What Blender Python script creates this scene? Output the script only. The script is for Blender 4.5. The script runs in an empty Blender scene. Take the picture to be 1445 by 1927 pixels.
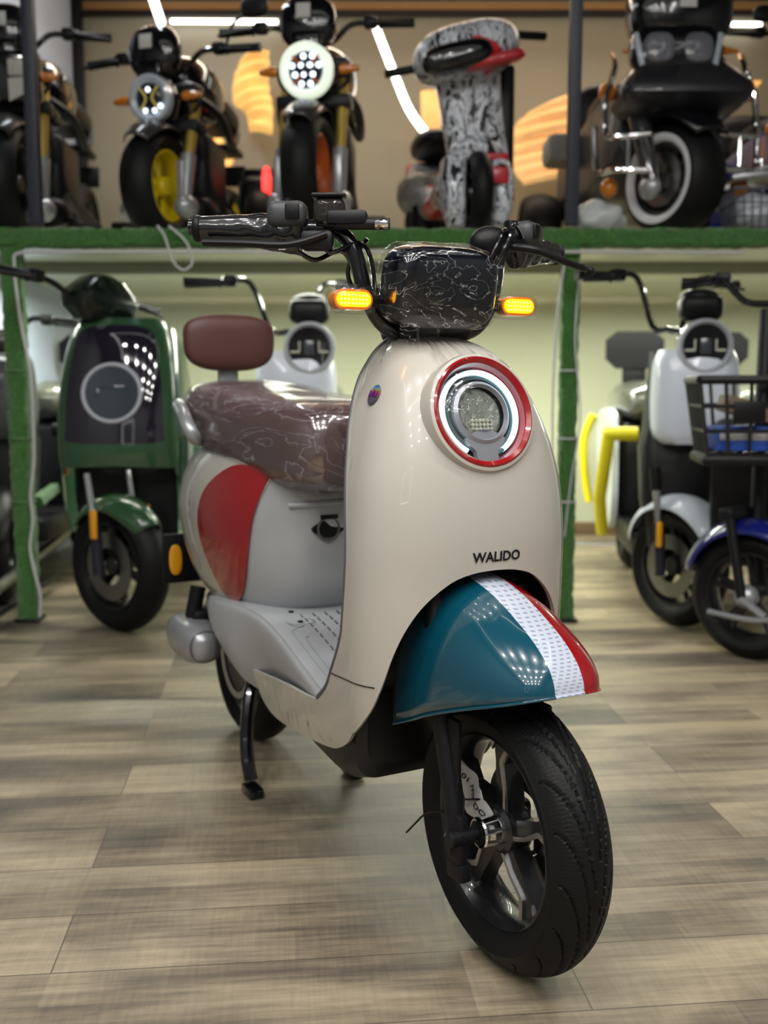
import bpy, bmesh, math, random
from math import sin, cos, pi, radians as R_
from mathutils import Vector, Matrix, geometry, noise
random.seed(7)
sc = bpy.context.scene
COL = sc.collection
# ---------------- camera, world, exposure ----------------
CAM_H = .861; PITCH = math.atan(.1255)
cd = bpy.data.cameras.new('camera'); cam = bpy.data.objects.new('camera', cd); COL.objects.link(cam)
cam.location = (0, 0, CAM_H); cam.rotation_euler = (pi/2-PITCH, 0, 0)
cd.sensor_fit = 'VERTICAL'; cd.sensor_height = 36; cd.lens = 36*1900/1927; cd.clip_start = .05
cd.dof.use_dof = True; cd.dof.focus_distance = 1.47; cd.dof.aperture_fstop = 3.4
sc.camera = cam
sc.view_settings.view_transform = 'Standard'; sc.view_settings.look = 'None'
sc.view_settings.gamma = 1; sc.view_settings.exposure = 0.25
w = bpy.data.worlds.new('world'); sc.world = w; w.use_nodes = True
w.node_tree.nodes['Background'].inputs[0].default_value = (.55, .6, .65, 1)
w.node_tree.nodes['Background'].inputs[1].default_value = .035

# ---------------- light ----------------
def area(name, loc, size, power, col=(1, 1, 1), rot=(0, 0, 0), shape='RECTANGLE', sy=None, spread=None):
    l = bpy.data.lights.new(name, 'AREA'); l.energy = power; l.color = col; l.shape = shape; l.size = size
    if sy: l.size_y = sy
    if spread: l.spread = spread
    o = bpy.data.objects.new(name, l); o.location = loc; o.rotation_euler = rot; COL.objects.link(o); return o
CEIL = 3.0
DL = []
for i in range(5):
    for j in range(5):
        DL.append((-1.4+i*.7, -1.9+j*.72))
for (x, y) in DL:
    area('downlight_lamp', (x, y, CEIL-.022), .12, 7.4, (1, .98, .94), shape='DISK')
area('strip_lamp', (.35, 5.0, CEIL-.12), 3.4, 20, (1, .94, .80), sy=.03)
area('strip_lamp', (-1.0, 4.3, CEIL-.1), .05, 8, (.85, .93, 1), sy=1.2)
area('strip_lamp', (-.2, 4.62, 1.29), 2.6, 45, (.98, 1, .84), sy=.03)
area('strip_lamp', (1.8, 4.62, 1.29), 1.4, 30, (.98, 1, .84), sy=.03)
area('strip_lamp', (-.2, 3.85, 1.27), 3.0, 14, (.96, 1, .85), sy=.03)

area('strip_lamp', (.35, 5.0, 2.70), 3.4, 26, (1, .93, .8), rot=(pi, 0, 0), sy=.03)

# ---------------- materials ----------------
MATS = {}
def nd(nt, t, **kw):
    n = nt.nodes.new(t)
    for k, v in kw.items():
        setattr(n, k, v)
    return n
def mat(name, col, rough=.5, metal=0, coat=0, emit=0, ecol=None, noise_amt=0, nscale=8, bump=0, bscale=60, trans=0, alpha=1, ior=1.45, spec=.5, sheen=0):
    if name in MATS: return MATS[name]
    m = bpy.data.materials.new(name); m.use_nodes = True; nt = m.node_tree; b = nt.nodes['Principled BSDF']
    b.inputs['Base Color'].default_value = (*col, 1); b.inputs['Roughness'].default_value = rough
    b.inputs['Metallic'].default_value = metal; b.inputs['Coat Weight'].default_value = coat; b.inputs['Coat Roughness'].default_value = .03
    b.inputs['Transmission Weight'].default_value = trans; b.inputs['IOR'].default_value = ior
    b.inputs['Specular IOR Level'].default_value = spec; b.inputs['Sheen Weight'].default_value = sheen
    if emit: b.inputs['Emission Color'].default_value = (*(ecol or col), 1); b.inputs['Emission Strength'].default_value = emit
    tc = nd(nt, 'ShaderNodeTexCoord')
    n = nd(nt, 'ShaderNodeTexNoise'); n.inputs['Scale'].default_value = nscale; n.inputs['Detail'].default_value = 5
    nt.links.new(tc.outputs['Object'], n.inputs['Vector'])
    mx = nd(nt, 'ShaderNodeMix', data_type='RGBA'); a = noise_amt
    mx.inputs[6].default_value = (*[c*(1-a) for c in col], 1); mx.inputs[7].default_value = (*[min(1, c*(1+a)) for c in col], 1)
    nt.links.new(n.outputs['Fac'], mx.inputs[0]); nt.links.new(mx.outputs[2], b.inputs['Base Color'])
    if bump:
        n2 = nd(nt, 'ShaderNodeTexNoise'); n2.inputs['Scale'].default_value = bscale; n2.inputs['Detail'].default_value = 4
        nt.links.new(tc.outputs['Object'], n2.inputs['Vector'])
        bp = nd(nt, 'ShaderNodeBump'); bp.inputs['Strength'].default_value = bump; bp.inputs['Distance'].default_value = .01
        nt.links.new(n2.outputs['Fac'], bp.inputs['Height']); nt.links.new(bp.outputs[0], b.inputs['Normal'])
    MATS[name] = m; return m
CREAM = mat('cream_paint', (.46, .43, .385), .28, coat=.8, noise_amt=.02)
GREYP = mat('silver_grey_plastic', (.36, .37, .39), .38, coat=.15, noise_amt=.05, nscale=5)
DGREY = mat('dark_grey_edge_plastic', (.09, .09, .10), .4)
TEAL = mat('teal_paint', (.002, .055, .088), .2, coat=1)
RED = mat('red_paint', (.27, .002, .006), .2, coat=1, noise_amt=.04)
BLK = mat('black_plastic', (.005, .005, .006), .42, bump=.05, bscale=300, spec=.3)
BLKM = mat('matte_black_metal', (.006, .006, .008), .45, spec=.35)
GLB = mat('gloss_black', (.003, .003, .005), .16, coat=.55)
RUB = mat('tyre_rubber', (.0055, .0055, .006), .52, bump=.10, bscale=160, noise_amt=.2, spec=.22)
CHR = mat('chrome', (.75, .76, .78), .08, metal=1)
ALU = mat('machined_aluminium', (.55, .56, .58), .3, metal=1)
SILV = mat('silver_paint', (.34, .35, .37), .32, metal=.5, coat=.4)
BRN = mat('brown_leather', (.085, .032, .029), .42, bump=.12, bscale=500, noise_amt=.08)
AMB = mat('amber_lit_lens', (1, .32, .0), .2, emit=3.2, ecol=(1, .36, .0))
AMBO = mat('amber_lens', (.55, .17, .01), .25, coat=.6)
AMBY = mat('amber_reflector', (.75, .33, .01), .25, coat=.6)
LEDW = mat('white_led', (1, 1, 1), .3, emit=9, ecol=(.9, .97, 1))
LEDG = mat('ring_led', (.75, .95, 1), .3, emit=1.35, ecol=(.55, .84, .9))
WHT = mat('white_paint', (.62, .67, .76), .3, coat=.5)
GRN = mat('green_paint', (.022, .065, .028), .22, coat=.8)
YEL = mat('yellow_paint', (.72, .62, .01), .4)
GOLD = mat('gold_metal', (.50, .36, .08), .35, metal=.6)
ORG = mat('orange_rim', (.6, .13, .02), .4)
BLUE = mat('blue_paint', (.008, .012, .14), .22, coat=1)
GLASS = mat('clear_lens', (.9, .95, .95), .03, trans=1, ior=1.3)
SMOKE = mat('smoked_lens', (.05, .06, .08), .1, coat=1)
PAPER = mat('paper', (.55, .55, .53), .8, bump=.1)
REDL = mat('red_tail_light', (.9, .02, .02), .3, emit=2.0, ecol=(1, .05, .04))
CLOTHG = mat('grey_cloth', (.22, .22, .21), .8, noise_amt=.4)
WIRE = mat('white_cable', (.5, .5, .5), .5)
def film(name, scale=14, strength=.9, gl=.16, veil=0, wl=.018, st=.55):
    m = bpy.data.materials.new(name); m.use_nodes = True; nt = m.node_tree; nt.nodes.clear()
    o = nd(nt, 'ShaderNodeOutputMaterial'); mix = nd(nt, 'ShaderNodeMixShader'); tr = nd(nt, 'ShaderNodeBsdfTransparent'); g = nd(nt, 'ShaderNodeBsdfGlossy'); g.inputs['Roughness'].default_value = .12
    df = nd(nt, 'ShaderNodeBsdfDiffuse'); df.inputs['Color'].default_value = (.75, .75, .8, 1)
    tc = nd(nt, 'ShaderNodeTexCoord'); mp = nd(nt, 'ShaderNodeMapping'); mp.inputs['Scale'].default_value = (1.0, .35, 2.2)
    mp.inputs['Rotation'].default_value = (.5, .3, .2)
    n = nd(nt, 'ShaderNodeTexNoise'); n.noise_type = 'RIDGED_MULTIFRACTAL'; n.inputs['Scale'].default_value = scale; n.inputs['Detail'].default_value = 3; n.inputs['Distortion'].default_value = .6
    nt.links.new(tc.outputs['Object'], mp.inputs[0]); nt.links.new(mp.outputs[0], n.inputs['Vector'])
    bp = nd(nt, 'ShaderNodeBump'); bp.inputs['Strength'].default_value = strength; bp.inputs['Distance'].default_value = .012
    nt.links.new(n.outputs['Fac'], bp.inputs['Height']); nt.links.new(bp.outputs[0], g.inputs['Normal']); nt.links.new(bp.outputs[0], df.inputs['Normal'])
    n3 = nd(nt, 'ShaderNodeTexNoise'); n3.inputs['Scale'].default_value = scale*1.3; n3.inputs['Detail'].default_value = 6; n3.inputs['Distortion'].default_value = 2.2
    nt.links.new(mp.outputs[0], n3.inputs['Vector'])
    s = nd(nt, 'ShaderNodeMath', operation='SUBTRACT'); s.inputs[1].default_value = .5; nt.links.new(n3.outputs['Fac'], s.inputs[0])
    ab = nd(nt, 'ShaderNodeMath', operation='ABSOLUTE'); nt.links.new(s.outputs[0], ab.inputs[0])
    mr = nd(nt, 'ShaderNodeMapRange'); mr.inputs[1].default_value = .0; mr.inputs[2].default_value = wl; mr.inputs[3].default_value = st; mr.inputs[4].default_value = veil  # pale diffuse crease lines and veil stand in for highlights on the film
    nt.links.new(ab.outputs[0], mr.inputs[0])
    mix2 = nd(nt, 'ShaderNodeMixShader'); nt.links.new(mr.outputs[0], mix2.inputs[0]); nt.links.new(g.outputs[0], mix2.inputs[1]); nt.links.new(df.outputs[0], mix2.inputs[2])
    fr = nd(nt, 'ShaderNodeLayerWeight'); fr.inputs[0].default_value = .25
    ad = nd(nt, 'ShaderNodeMath', operation='MULTIPLY_ADD'); ad.inputs[1].default_value = .2; ad.inputs[2].default_value = gl; nt.links.new(fr.outputs['Fresnel'], ad.inputs[0])
    ad2 = nd(nt, 'ShaderNodeMath', operation='MAXIMUM'); nt.links.new(ad.outputs[0], ad2.inputs[0]); nt.links.new(mr.outputs[0], ad2.inputs[1])
    nt.links.new(ad2.outputs[0], mix.inputs[0]); nt.links.new(tr.outputs[0], mix.inputs[1]); nt.links.new(mix2.outputs[0], mix.inputs[2]); nt.links.new(mix.outputs[0], o.inputs[0])
    return m
FILM = film('clear_plastic_film', 7, 1.0, .20, veil=.13, wl=.03, st=.42)
FILM2 = film('clear_plastic_film_tight', 8, .8, .012, veil=.0, wl=.006, st=.75)
FILM3 = film('clear_plastic_film_thin', 20, .7, .03, wl=.006, st=.3)
# graffiti wrap
def graffiti():
    m = mat('graffiti_wrap', (.5, .5, .5), .35, coat=.4); nt = m.node_tree; b = nt.nodes['Principled BSDF']
    tc = nd(nt, 'ShaderNodeTexCoord'); mp = nd(nt, 'ShaderNodeMapping'); mp.inputs['Scale'].default_value = (1.6, 1.6, .6)
    nt.links.new(tc.outputs['Object'], mp.inputs[0])
    n = nd(nt, 'ShaderNodeTexNoise'); n.inputs['Scale'].default_value = 11; n.inputs['Detail'].default_value = 1; n.inputs['Distortion'].default_value = 3
    nt.links.new(mp.outputs[0], n.inputs['Vector'])
    r = nd(nt, 'ShaderNodeValToRGB'); r.color_ramp.interpolation = 'CONSTANT'; e = r.color_ramp.elements
    e[0].color = (.012, .012, .015, 1); e[1].position = .44; e[1].color = (.66, .69, .76, 1)
    x = e.new(.54); x.color = (.02, .02, .02, 1); x = e.new(.58); x.color = (.60, .63, .70, 1)
    nt.links.new(n.outputs['Fac'], r.inputs[0])
    n2 = nd(nt, 'ShaderNodeTexNoise'); n2.inputs['Scale'].default_value = 5.5; n2.inputs['Detail'].default_value = 0
    nt.links.new(tc.outputs['Object'], n2.inputs['Vector'])
    g = nd(nt, 'ShaderNodeMath', operation='GREATER_THAN'); g.inputs[1].default_value = .64; nt.links.new(n2.outputs['Fac'], g.inputs[0])
    mx = nd(nt, 'ShaderNodeMix', data_type='RGBA'); mx.inputs[7].default_value = (.5, .01, .02, 1)
    nt.links.new(g.outputs[0], mx.inputs[0]); nt.links.new(r.outputs[0], mx.inputs[6]); nt.links.new(mx.outputs[2], b.inputs['Base Color'])
    return m
GRAF = graffiti()
def turf():
    m = mat('green_turf', (.022, .12, .012), .85, sheen=.4, bump=1, bscale=210); nt = m.node_tree; b = nt.nodes['Principled BSDF']
    tc = nd(nt, 'ShaderNodeTexCoord'); n = nd(nt, 'ShaderNodeTexNoise'); n.inputs['Scale'].default_value = 150; n.inputs['Detail'].default_value = 3
    nt.links.new(tc.outputs['Object'], n.inputs['Vector'])
    r = nd(nt, 'ShaderNodeValToRGB'); e = r.color_ramp.elements; e[0].position = .3; e[0].color = (.008, .05, .004, 1); e[1].position = .75; e[1].color = (.06, .27, .02, 1)
    nt.links.new(n.outputs['Fac'], r.inputs[0]); nt.links.new(r.outputs[0], b.inputs['Base Color'])
    return m
TURF = turf()
def floor_mat():
    m = mat('wood_plank_vinyl', (.3, .25, .18), .42); nt = m.node_tree; L = nt.links.new; b = nt.nodes['Principled BSDF']
    tc = nd(nt, 'ShaderNodeTexCoord'); mp = nd(nt, 'ShaderNodeMapping'); mp.inputs['Rotation'].default_value = (0, 0, -.10); mp.inputs['Location'].default_value = (.35, .05, 0)
    L(tc.outputs['Object'], mp.inputs[0])
    def brick(wd, hh, off, mort, fr=2):
        k = nd(nt, 'ShaderNodeTexBrick'); k.offset = off; k.offset_frequency = fr; k.inputs['Color1'].default_value = (0, 0, 0, 1); k.inputs['Color2'].default_value = (1, 1, 1, 1); k.inputs['Mortar'].default_value = (.5, .5, .5, 1)
        k.inputs['Scale'].default_value = 1; k.inputs['Mortar Size'].default_value = mort; k.inputs['Mortar Smooth'].default_value = .1; k.inputs['Brick Width'].default_value = wd; k.inputs['Row Height'].default_value = hh
        L(mp.outputs[0], k.inputs[0]); return k
    k1 = brick(1.22, .165, .37, .0012); k2 = brick(.61, .0825, .41, .0, 3); k3 = brick(.43, .0412, .63, .0, 2)
    # grain
    mg = nd(nt, 'ShaderNodeMapping'); mg.inputs['Scale'].default_value = (1.6, 22, 1); L(mp.outputs[0], mg.inputs[0])
    g = nd(nt, 'ShaderNodeTexNoise'); g.inputs['Scale'].default_value = 3.2; g.inputs['Detail'].default_value = 9; g.inputs['Roughness'].default_value = .68; L(mg.outputs[0], g.inputs['Vector'])
    mg2 = nd(nt, 'ShaderNodeMapping'); mg2.inputs['Scale'].default_value = (24, 2.0, 1); L(mp.outputs[0], mg2.inputs[0])
    g2 = nd(nt, 'ShaderNodeTexNoise'); g2.inputs['Scale'].default_value = 5; g2.inputs['Detail'].default_value = 6; L(mg2.outputs[0], g2.inputs['Vector'])
    cl = nd(nt, 'ShaderNodeTexNoise'); cl.inputs['Scale'].default_value = 3.0; cl.inputs['Detail'].default_value = 4; cl.inputs['Distortion'].default_value = .5
    mg3 = nd(nt, 'ShaderNodeMapping'); mg3.inputs['Scale'].default_value = (.8, 2.8, 1); L(mp.outputs[0], mg3.inputs[0]); L(mg3.outputs[0], cl.inputs['Vector'])
    def mth(op, a, bb=None, c=None):
        q = nd(nt, 'ShaderNodeMath', operation=op)
        for i, v in enumerate((a, bb, c)):
            if v is None: continue
            if isinstance(v, (int, float)): q.inputs[i].default_value = v
            else: L(v, q.inputs[i])
        return q.outputs[0]
    t = mth('MULTIPLY_ADD', k1.outputs['Color'], .34, -.02)
    t = mth('MULTIPLY_ADD', k2.outputs['Color'], .20, t)
    t = mth('MULTIPLY_ADD', k3.outputs['Color'], .06, t)
    t = mth('MULTIPLY_ADD', g.outputs['Fac'], .62, t)
    t = mth('MULTIPLY_ADD', g2.outputs['Fac'], .18, t)
    t = mth('MULTIPLY_ADD', cl.outputs['Fac'], .95, t)
    t = mth('MULTIPLY_ADD', t, 1.42, -1.07)
    r = nd(nt, 'ShaderNodeValToRGB'); e = r.color_ramp.elements
    e[0].position = .05; e[0].color = (.075, .064, .054, 1); e[1].position = .92; e[1].color = (.44, .355, .235, 1)
    x = e.new(.3); x.color = (.15, .122, .09, 1); x = e.new(.5); x.color = (.235, .19, .13, 1); x = e.new(.7); x.color = (.325, .268, .185, 1)
    L(t, r.inputs[0])
    mm = nd(nt, 'ShaderNodeMix', data_type='RGBA'); mm.inputs[7].default_value = (.05, .042, .035, 1)
    mf = mth('MULTIPLY', k1.outputs['Fac'], .75)
    L(mf, mm.inputs[0]); L(r.outputs[0], mm.inputs[6]); L(mm.outputs[2], b.inputs['Base Color'])
    bp = nd(nt, 'ShaderNodeBump'); bp.inputs['Strength'].default_value = .12; bp.inputs['Distance'].default_value = .004; L(g.outputs['Fac'], bp.inputs['Height']); L(bp.outputs[0], b.inputs['Normal'])
    rr = mth('MULTIPLY_ADD', g.outputs['Fac'], .25, .30); L(rr, b.inputs['Roughness'])
    return m
FLOORM = floor_mat()

# ---------------- mesh kit ----------------
class M:
    def __init__(s): s.v = []; s.f = []; s.mi = []; s.cur = 0
    def add(s, vs, fs, X=None):
        n = len(s.v)
        s.v += [tuple(X @ Vector(p)) if X is not None else tuple(p) for p in vs]
        s.f += [tuple(i+n for i in f) for f in fs]; s.mi += [s.cur]*len(fs); return s
    def box(s, c, d, X=None, bev=0, seg=2):
        bm = bmesh.new(); bmesh.ops.create_cube(bm, size=1)
        for v in bm.verts: v.co = Vector((v.co.x*d[0]+c[0], v.co.y*d[1]+c[1], v.co.z*d[2]+c[2]))
        if bev: bmesh.ops.bevel(bm, geom=bm.edges[:], offset=min(bev, min(d)*.49), segments=seg, affect='EDGES', profile=.5)
        bm.verts.index_update(); s.add([v.co for v in bm.verts], [[v.index for v in f.verts] for f in bm.faces], X); bm.free(); return s
    def tube(s, pts, r, n=12, cap=True, X=None, flat=None):
        pts = [Vector(p) for p in pts]; k = len(pts); rs = r if isinstance(r, (list, tuple)) else [r]*k
        vs = []; T = [(pts[min(i+1, k-1)]-pts[max(i-1, 0)]).normalized() for i in range(k)]
        up = Vector((0, 0, 1)) if abs(T[0].z) < .9 else Vector((0, 1, 0))
        N = (up-T[0]*up.dot(T[0])).normalized()
        for i in range(k):
            N = (N-T[i]*N.dot(T[i])).normalized(); B = T[i].cross(N)
            for j in range(n):
                a = 2*pi*j/n; f2 = flat if flat else 1
                vs.append(pts[i]+(N*cos(a)*f2+B*sin(a))*rs[i])
        fs = [(i*n+j, i*n+(j+1) % n, (i+1)*n+(j+1) % n, (i+1)*n+j) for i in range(k-1) for j in range(n)]
        if cap: fs += [tuple(range(n))[::-1], tuple(range((k-1)*n, k*n))]
        return s.add(vs, fs, X)
    def rings(s, rings, closed=True, cap=True, X=None):
        n = len(rings[0]); k = len(rings); vs = [p for r in rings for p in r]; m = n if closed else n-1
        fs = [(i*n+j, i*n+(j+1) % n, (i+1)*n+(j+1) % n, (i+1)*n+j) for i in range(k-1) for j in range(m)]
        if cap and closed: fs += [tuple(range(n))[::-1], tuple(range((k-1)*n, k*n))]
        return s.add(vs, fs, X)
    def lathe(s, prof, c=(0, 0, 0), axis='X', n=48, X=None, a0=0, a1=2*pi):
        full = abs(a1-a0-2*pi) < 1e-6; m = n if full else n+1; rs = []
        for (r, h) in prof:
            ring = []
            for j in range(m):
                a = a0+(a1-a0)*j/n; u, w_ = r*cos(a), r*sin(a)
                p = {'X': (h, u, w_), 'Y': (w_, h, u), 'Z': (u, w_, h)}[axis]
                ring.append((p[0]+c[0], p[1]+c[1], p[2]+c[2]))
            rs.append(ring)
        return s.rings(rs, full, False, X)
    def cyl(s, a, b, r, n=24, X=None, r2=None): return s.tube([a, b], [r, r if r2 is None else r2], n, True, X)
    def ell(s, c, d, e=1.0, n=24, m=14, X=None, e2=None):
        e2 = e2 or e; rs = []
        sp = lambda v, p: math.copysign(abs(v)**p, v)
        for i in range(m+1):
            t = -pi/2+pi*i/m; ct, st = sp(cos(t), e2), sp(sin(t), e2)
            rs.append([(c[0]+d[0]*ct*sp(cos(2*pi*j/n), e), c[1]+d[1]*ct*sp(sin(2*pi*j/n), e), c[2]+d[2]*st) for j in range(n)])
        return s.rings(rs, True, False, X)
    def torus(s, c, Rr, r, axis='X', n=64, m=12, X=None, a0=0, a1=2*pi, sx=1):
        return s.lathe([(Rr+r*cos(2*pi*k/m), sx*r*sin(2*pi*k/m)) for k in range(m+1)], c, axis, n, X, a0, a1)
    def prism(s, out, h0, h1, axis='X', X=None, bev=0):
        f = {'X': lambda p, h: (h, p[0], p[1]), 'Y': lambda p, h: (p[0], h, p[1]), 'Z': lambda p, h: (p[0], p[1], h)}[axis]
        n = len(out)
        tri = geometry.tessellate_polygon([[Vector((p[0], p[1], 0)) for p in out]])
        vs = [f(p, h0) for p in out]+[f(p, h1) for p in out]
        fs = [t for t in tri]+[tuple(i+n for i in t)[::-1] for t in tri]+[(i, (i+1) % n, n+(i+1) % n, n+i) for i in range(n)]
        return s.add(vs, fs, X)
    def sheet(s, fn, out, step, th=0, holes=(), X=None):
        """constrained triangulation of a 2D outline mapped onto a curved surface"""
        from mathutils.geometry import delaunay_2d_cdt
        def dense(o):
            r = []
            for i in range(len(o)):
                a, b = Vector(o[i]), Vector(o[(i+1) % len(o)]); k = max(1, int(math.hypot((b-a).x/step[0], (b-a).y/step[1])))
                r += [a+(b-a)*t/k for t in range(k)]
            return r
        d = dense(out); vs = list(d); loops = [list(range(len(d)))]
        for hl in holes:
            q = dense(hl); loops.append(list(range(len(vs), len(vs)+len(q)))[::-1]); vs += q
        xs = [p.x for p in d]; ys = [p.y for p in d]
        def inside(p, poly):
            c = False; j = len(poly)-1
            for i in range(len(poly)):
                a, b = poly[i], poly[j]
                if (a.y > p.y) != (b.y > p.y) and p.x < (b.x-a.x)*(p.y-a.y)/(b.y-a.y)+a.x: c = not c
                j = i
            return c
        hp = [dense(hl) for hl in holes]
        bd = d+[p for q in hp for p in q]
        x = min(xs)+step[0]/2; gp = []
        row = 0
        while x < max(xs):
            y = min(ys)+step[1]/2*(1+row % 2)
            while y < max(ys):
                p = Vector((x, y))
                if inside(p, d) and not any(inside(p, q) for q in hp) and min(((p.x-b.x)/step[0])**2+((p.y-b.y)/step[1])**2 for b in bd) > .3: gp.append(p)
                y += step[1]
            x += step[0]; row += 1
        ed = [(l[i], l[(i+1) % len(l)]) for l in loops for i in range(len(l))]
        r = delaunay_2d_cdt(vs+gp, ed, [], 0, 1e-7)
        rv, rf = r[0], r[2]
        P = [Vector(fn(p.x, p.y)) for p in rv]
        keep = []
        for f in rf:
            c = sum((rv[i] for i in f), Vector((0, 0)))/len(f)
            if inside(c, d) and not any(inside(c, q) for q in hp): keep.append(tuple(f))
        bm = bmesh.new(); bv = [bm.verts.new(p) for p in P]
        for f in keep:
            try: bm.faces.new([bv[i] for i in f])
            except ValueError: pass
        bmesh.ops.delete(bm, geom=[v for v in bm.verts if not v.link_faces], context='VERTS')
        bmesh.ops.recalc_face_normals(bm, faces=bm.faces[:])
        bm.normal_update(); bm.verts.index_update(); t = abs(th); N = len(bm.verts)
        C = sum((v.co for v in bm.verts), Vector())/max(1, N); pos = sum((v.co-C).dot(v.normal) for v in bm.verts); sg = -1 if pos > 0 else 1
        vs = [v.co.copy() for v in bm.verts]; fs = [[v.index for v in f.verts] for f in bm.faces]
        if th:
            vs += [v.co+v.normal*t*sg for v in bm.verts]; fs += [[i+N for i in f][::-1] for f in fs[:]]
            fs += [(e.verts[0].index, e.verts[1].index, e.verts[1].index+N, e.verts[0].index+N) for e in bm.edges if len(e.link_faces) == 1]
        s.add(vs, fs, X); bm.free(); return s
    def text(s, body, size, fn, ext=.0006, sx=1, bold=.0):
        cu = bpy.data.curves.new('t', 'FONT'); cu.body = body; cu.size = size; cu.align_x = 'CENTER'; cu.align_y = 'CENTER'; cu.offset = bold
        cu.resolution_u = 3; o = bpy.data.objects.new('t', cu); me = bpy.data.meshes.new_from_object(o)
        s.add([fn(v.co.x*sx, v.co.y) for v in me.vertices], [tuple(p.vertices) for p in me.polygons])
        bpy.data.objects.remove(o); bpy.data.curves.remove(cu); bpy.data.meshes.remove(me); return s
    def build(s, name, mats, parent=None, X=None, smooth=True, ang=35, recalc=True):
        if not isinstance(mats, (list, tuple)): mats = [mats]
        me = bpy.data.meshes.new(name); V_ = [X @ Vector(p) for p in s.v] if X is not None else s.v
        me.from_pydata([tuple(p) for p in V_], [], s.f)
        for m in mats: me.materials.append(m)
        me.polygons.foreach_set('material_index', s.mi)
        if recalc:
            bm = bmesh.new(); bm.from_mesh(me); bmesh.ops.remove_doubles(bm, verts=bm.verts[:], dist=1e-6); bmesh.ops.recalc_face_normals(bm, faces=bm.faces[:]); bm.to_mesh(me); bm.free()
        if smooth: me.shade_smooth(); me.set_sharp_from_angle(angle=R_(ang))
        me.update(); o = bpy.data.objects.new(name, me); COL.objects.link(o)
        if parent is not None: o.parent = parent
        return o
def sm(pts, k=6, closed=False):
    """Catmull-Rom through points of any dimension"""
    n = len(pts); out = []; rng = n if closed else n-1
    g = lambda i: pts[i % n] if closed else pts[max(0, min(n-1, i))]
    for i in range(rng):
        a, b, c, d = g(i-1), g(i), g(i+1), g(i+2)
        for t in range(k):
            u = t/k; out.append(tuple(.5*((2*q)+(r-p)*u+(2*p-5*q+4*r-s_)*u*u+(3*q-p-3*r+s_)*u**3) for p, q, r, s_ in zip(a, b, c, d)))
    if not closed: out.append(tuple(pts[-1]))
    return out
def table(rows):
    """smooth lookup of columns by the first column (monotone cubic)"""
    xs = [r[0] for r in rows]
    def f(z):
        z = max(xs[0], min(xs[-1], z)); i = 0
        while i < len(xs)-2 and z > xs[i+1]: i += 1
        h = xs[i+1]-xs[i]; t = (z-xs[i])/h; res = []
        for c in range(1, len(rows[0])):
            def sl(j):
                if j <= 0: return (rows[1][c]-rows[0][c])/(xs[1]-xs[0])
                if j >= len(xs)-1: return (rows[-1][c]-rows[-2][c])/(xs[-1]-xs[-2])
                return (rows[j+1][c]-rows[j-1][c])/(xs[j+1]-xs[j-1])
            m0, m1 = sl(i)*h, sl(i+1)*h; p0, p1 = rows[i][c], rows[i+1][c]
            res.append((2*t**3-3*t*t+1)*p0+(t**3-2*t*t+t)*m0+(-2*t**3+3*t*t)*p1+(t**3-t*t)*m1)
        return res
    return f
def thing(name, label, cat, loc=(0, 0, 0), rz=0, group=None):
    o = bpy.data.objects.new(name, None); COL.objects.link(o); o.location = loc; o.rotation_euler = (0, 0, rz); o.empty_display_size = .1
    o['label'] = label; o['category'] = cat
    if group: o['group'] = group
    return o
def tag(o, label, cat, group=None, kind=None):
    o['label'] = label; o['category'] = cat
    if group: o['group'] = group
    if kind: o['kind'] = kind
    return o
def struct(name, m, mt, **k):
    o = m.build(name, mt, **k); o['kind'] = 'structure'; return o
def at(px, py, Y):
    """a point of the shop at depth Y"""
    fw = Vector((0, cos(PITCH), -sin(PITCH))); up = Vector((0, sin(PITCH), cos(PITCH)))
    r = fw+Vector((1, 0, 0))*((px-722.5)/1900)+up*((963.5-py)/1900)
    return Vector((0, 0, CAM_H))+r*(Y/r.y)
def rrect(w_, h_, r, k=6, cx=0, cy=0):
    o = []
    for (sx, sy, a) in ((1, 1, 0), (-1, 1, 90), (-1, -1, 180), (1, -1, 270)):
        for i in range(k+1):
            t = R_(a+90*i/k); o.append((cx+sx*(w_/2-r)+r*cos(t), cy+sy*(h_/2-r)+r*sin(t)))
    return o
RZ = lambda a: Matrix.Rotation(a, 4, 'Z')
TR = lambda *p: Matrix.Translation(Vector(p))
def rot_to(d, up=(0, 0, 1)):
    """matrix whose Z axis points along d"""
    z = Vector(d).normalized(); x = Vector(up).cross(z)
    if x.length < 1e-4: x = Vector((1, 0, 0))
    x.normalize(); y = z.cross(x); m = Matrix((x, y, z)).transposed().to_4x4(); return m

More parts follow.
